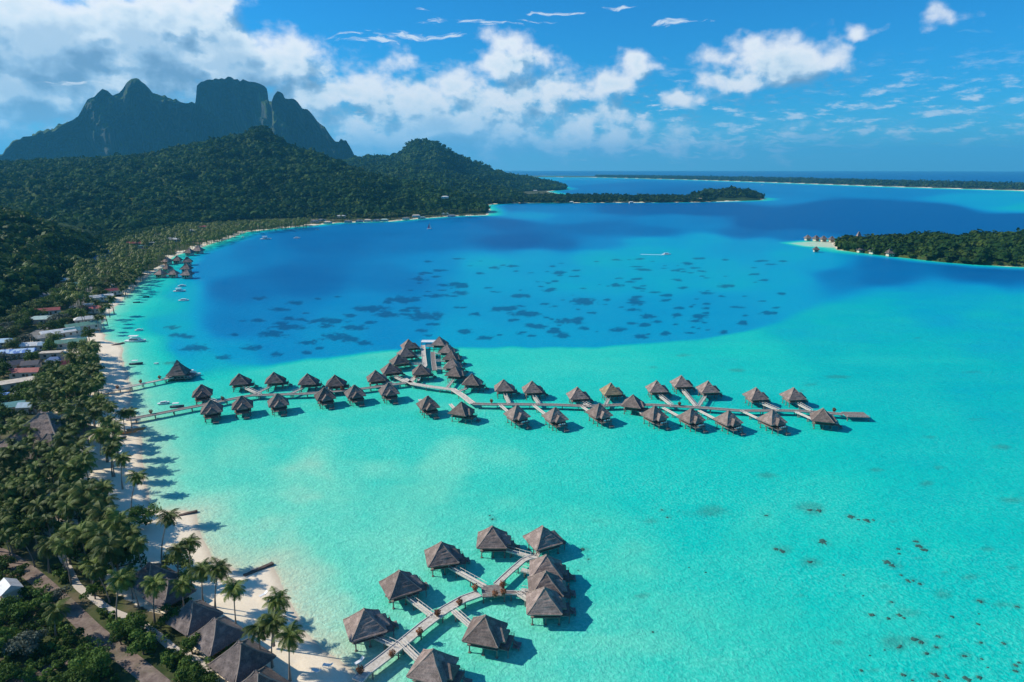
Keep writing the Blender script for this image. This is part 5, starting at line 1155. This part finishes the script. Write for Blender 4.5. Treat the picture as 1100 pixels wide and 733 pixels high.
# ------------------------------------------------------------ broadleaf trees and bushes
def tree_meshes(seed, Rc, ncl, ncard, size, H):
    g = np.random.default_rng(seed); c = g.normal(size=(ncl, 3)) * np.array([Rc * .5, Rc * .5, Rc * .26]) + np.array([0, 0, H]); rad = g.uniform(.32, .55, ncl) * Rc
    v, f, tt = clumps(c, rad, ncard, size, seed, .8, -.6); cm = mesh_np('crown', v, f, {'tint': tt})
    m = MB(); m.tube([(0, 0, -.5), (.1, 0, H * .35), (.05, .1, H * .7)], [Rc * .09, Rc * .07, Rc * .05], 7)
    for k in range(min(6, ncl)): m.tube([(.05, .05, H * .45), tuple((c[k] + np.array([0, 0, H * .5])) * np.array([.5, .5, .5])), tuple(c[k])], [Rc * .045, Rc * .03, .04], 5)
    tm = bpy.data.meshes.new('trunk'); tm.from_pydata(m.v, [], m.f); tm.materials.append(M_BARK); return tm, cm
TV = {m_: [tree_meshes(200 + i + 20 * j, Rc, ncl, 110, sz, H) for i, (Rc, ncl, sz, H) in enumerate([(3.6, 16, .34, 4.6), (4.6, 22, .36, 5.2), (2.8, 12, .30, 3.4)])] for j, m_ in enumerate(('dark', 'light', 'grey'))}
BV = [tree_meshes(300 + i, Rc, ncl, 70, .22, H) for i, (Rc, ncl, H) in enumerate([(1.5, 8, 1.1), (1.9, 10, 1.3), (1.2, 6, .9)])]
TM = {'dark': M_LEAF, 'light': M_LEAFY, 'grey': M_GREYL}
for k_, lst in TV.items():
    for tm, cm in lst: cm.materials.append(TM[k_])
for tm, cm in BV: cm.materials.append(M_LEAF)
def tree(x, y, kind, var, s, label, group, name='broadleaf_tree', z=GROUNDZ, cat='tree'):
    tm, cm = (BV if kind == 'bush' else TV[kind])[var]; t = empty(name, (x, y, z), random.uniform(0, 6.28)); t.scale = (s,) * 3; tag(t, label, cat, group)
    for nm, me in (('trunk', tm), ('crown', cm)):
        o = bpy.data.objects.new(nm, me); COL.objects.link(o); o.parent = t
for (u, v, kd, var, s, lab) in [
 (28, 690, 'grey', 1, 1.0, 'greyish tree in the lower left yard below the metal roof'), (12, 655, 'dark', 1, 1.0, 'dark round tree just below the white metal roof'), (45, 645, 'dark', 0, 1.1, 'dark tree between the metal roof and the dirt road'), (100, 712, 'dark', 1, .95, 'dark leafy tree in the fork of the two dirt roads'), (88, 728, 'dark', 0, 1.0, 'dark tree at the bottom edge in the road fork'),
 (58, 640, 'grey', 0, 1.0, 'feathery grey green tree leaning over the dirt road'), (2, 690, 'dark', 0, 1.1, 'dark tree cut by the left edge near the bottom'), (2, 725, 'dark', 1, .8, 'dark tree in the lower left corner'), (140, 672, 'dark', 1, 1.0, 'broad dark tree between the dirt road and the footpath'), (152, 690, 'dark', 0, 1.1, 'dark tree right of the dirt road near the footpath bend'), (128, 680, 'dark', 2, 1.1, 'small dark tree on the verge of the dirt road'),
 (203, 718, 'dark', 0, 1.0, 'round green tree at the bottom beside the nearest hut'), (218, 728, 'dark', 1, .8, 'dark tree at the bottom edge left of the huts'), (182, 660, 'dark', 0, 1.0, 'tree between the footpath and the first beach hut'), (205, 690, 'dark', 2, 1.2, 'small tree in front of the middle beach hut'), (190, 605, 'light', 0, 1.2, 'light yellow green tree at the beach edge'), (204, 616, 'light', 2, 1.2, 'small light green tree beside the beach palms'),
 (155, 553, 'dark', 1, .8, 'dark round tree on the beach behind the middle groyne'), (85, 375, 'dark', 1, 1.1, 'large dark tree behind the top of the beach'), (95, 360, 'dark', 0, 1.1, 'dark tree where the village meets the beach'), (100, 632, 'dark', 2, 1.2, 'bushy tree beside the sandy footpath'), (20, 612, 'dark', 2, 1, 'small tree between the metal roof and the dirt road'), (5, 600, 'dark', 0, .8, 'tree on the verge of the dirt road at the left edge')]:
    p = at(u, v, GROUNDZ + 3); tree(p.x, p.y, kd, var, s * (.62 if v > 590 else .85), lab, None)
strip_forest([(88, 292), (100, 262), (60, 250), (140, 243), (215, 240), (200, 246), (150, 255), (112, 272)], 700, 3.5, 6, 26, .34, 71, 'dark trees on the flat land behind the near slope')
def near_house(a): return any((a[0] - x) ** 2 + (a[1] - y) ** 2 < (r + 3.2) ** 2 for x, y, r in HXY)
ROADP = [tuple(at(u, v, GROUNDZ)[:2]) for u, v in [(-30, 392), (0, 378), (22, 368), (45, 354), (62, 345), (76, 338), (84, 328), (90, 319), (96, 308)]]
def near_road(a):
    for p, q in zip(ROADP, ROADP[1:]):
        p_, q_ = Vector(p), Vector(q); d = q_ - p_; t = max(0, min(1, (Vector(a) - p_).dot(d) / d.length_squared))
        if (Vector(a) - p_ - d * t).length < 6.5: return True
    return False
for (px, n, seed, lab, grp, kinds) in [
  ([(-20, 452), (0, 400), (40, 398), (60, 400), (52, 428), (20, 450)], 22, 11, 'dark broadleaf tree around the blue and beige roofs at the left edge', 'trees by the left edge roofs', ('dark',)),
  ([(-20, 372), (0, 352), (50, 322), (80, 300), (100, 300), (96, 330), (80, 350), (60, 372), (30, 392), (-20, 400)], 90, 12, 'dark broadleaf tree growing between the village houses', 'trees between the village houses', ('dark', 'dark', 'grey', 'light')),
  ([(-20, 510), (60, 500), (110, 560), (130, 620), (60, 596), (-20, 570)], 26, 13, 'dark broadleaf tree under the palms of the dense left grove', 'trees under the dense left grove', ('dark',)),
  ([(70, 395), (100, 375), (108, 430), (90, 455), (60, 440)], 20, 14, 'dark broadleaf tree under the palms behind the sandy beach', 'trees under the palms behind the beach', ('dark', 'light')),
  ([(100, 340), (128, 310), (160, 285), (130, 290), (96, 325)], 30, 15, 'broadleaf tree among the palms of the narrow shore', 'trees among the palms of the narrow shore', ('dark', 'light'))]:
    r = random.Random(seed)
    for (x, y) in scatter_poly(px, n, seed, 4.5, z=GROUNDZ + 2, clear=lambda a: near_house(a) or near_road(a) or hides(a[0], a[1], 6)): tree(x, y, r.choice(kinds), r.randrange(3), r.uniform(.7, 1.1), lab, grp)
for (px, n, seed, lab, grp) in [
  ([(40, 612), (66, 634), (100, 664), (140, 700), (180, 738), (196, 735), (150, 690), (110, 656), (70, 622)], 70, 24, 'green bush on the verge between the dirt road and the footpath', 'bushes on the road verge'),
  ([(60, 610), (110, 655), (160, 700), (190, 735), (225, 735), (190, 700), (150, 664), (100, 636), (76, 606)], 60, 21, 'low green bush beside the sandy footpath', 'bushes along the footpath'),
  ([(-10, 610), (30, 640), (66, 668), (100, 700), (130, 735), (-10, 735)], 85, 22, 'low dark bush in the yards left of the dirt road', 'bushes left of the dirt road'),
  ([(180, 650), (215, 680), (245, 735), (285, 735), (262, 705), (230, 672), (200, 640)], 34, 23, 'low bush around the dark thatched beach huts', 'bushes around the beach huts')]:
    r = random.Random(seed)
    roads = [tuple(at(u, v, GROUNDZ)[:2]) for u, v in [(-15, 588), (10, 600), (40, 622), (76, 655), (100, 678), (130, 702), (160, 726), (190, 752)]] 
    def onroad(a, P=roads):
        for p, q in zip(P, P[1:]):
            p_, q_ = Vector(p), Vector(q); d = q_ - p_; t = max(0, min(1, (Vector(a) - p_).dot(d) / d.length_squared))
            if (Vector(a) - p_ - d * t).length < 3.4: return True
        return False
    def onpath(a):
        P = [tuple(at(u, v, GROUNDZ)[:2]) for u, v in [(66, 596), (74, 612), (84, 630), (100, 642), (118, 655), (148, 668), (170, 683), (188, 698), (206, 706), (225, 722)]]
        for p, q in zip(P, P[1:]):
            p_, q_ = Vector(p), Vector(q); d = q_ - p_; t = max(0, min(1, (Vector(a) - p_).dot(d) / d.length_squared))
            if (Vector(a) - p_ - d * t).length < 1.9: return True
        return False
    for (x, y) in scatter_poly(px, n, seed, 2.0, clear=lambda a: onroad(a) or onpath(a)): tree(x, y, 'bush', r.randrange(3), r.uniform(.6, 1.15), lab, grp, name='bush', cat='bush')

# ------------------------------------------------------------ haze
def haze():
    m = MB(); m.box(-28500, 28500, -28500, 28500, -8, 900); o = m.build('haze', None)
    hm = bpy.data.materials.new('haze_air'); hm.use_nodes = True; N = NT(hm.node_tree); N.n.remove(N.n['Principled BSDF'])
    v = N.new('ShaderNodeVolumePrincipled'); v.inputs['Color'].default_value = (.11, .62, 1.0, 1); v.inputs['Density'].default_value = HAZE; v.inputs['Anisotropy'].default_value = 0.1
    out = [n for n in N.n if n.type == 'OUTPUT_MATERIAL'][0]; N.l.new(v.outputs[0], out.inputs['Volume']); o.data.materials.append(hm); o['kind'] = 'stuff'; o['label'] = 'thin blue air between the camera and the far mountain'; o['category'] = 'haze'
HAZE = 0.000058
haze()
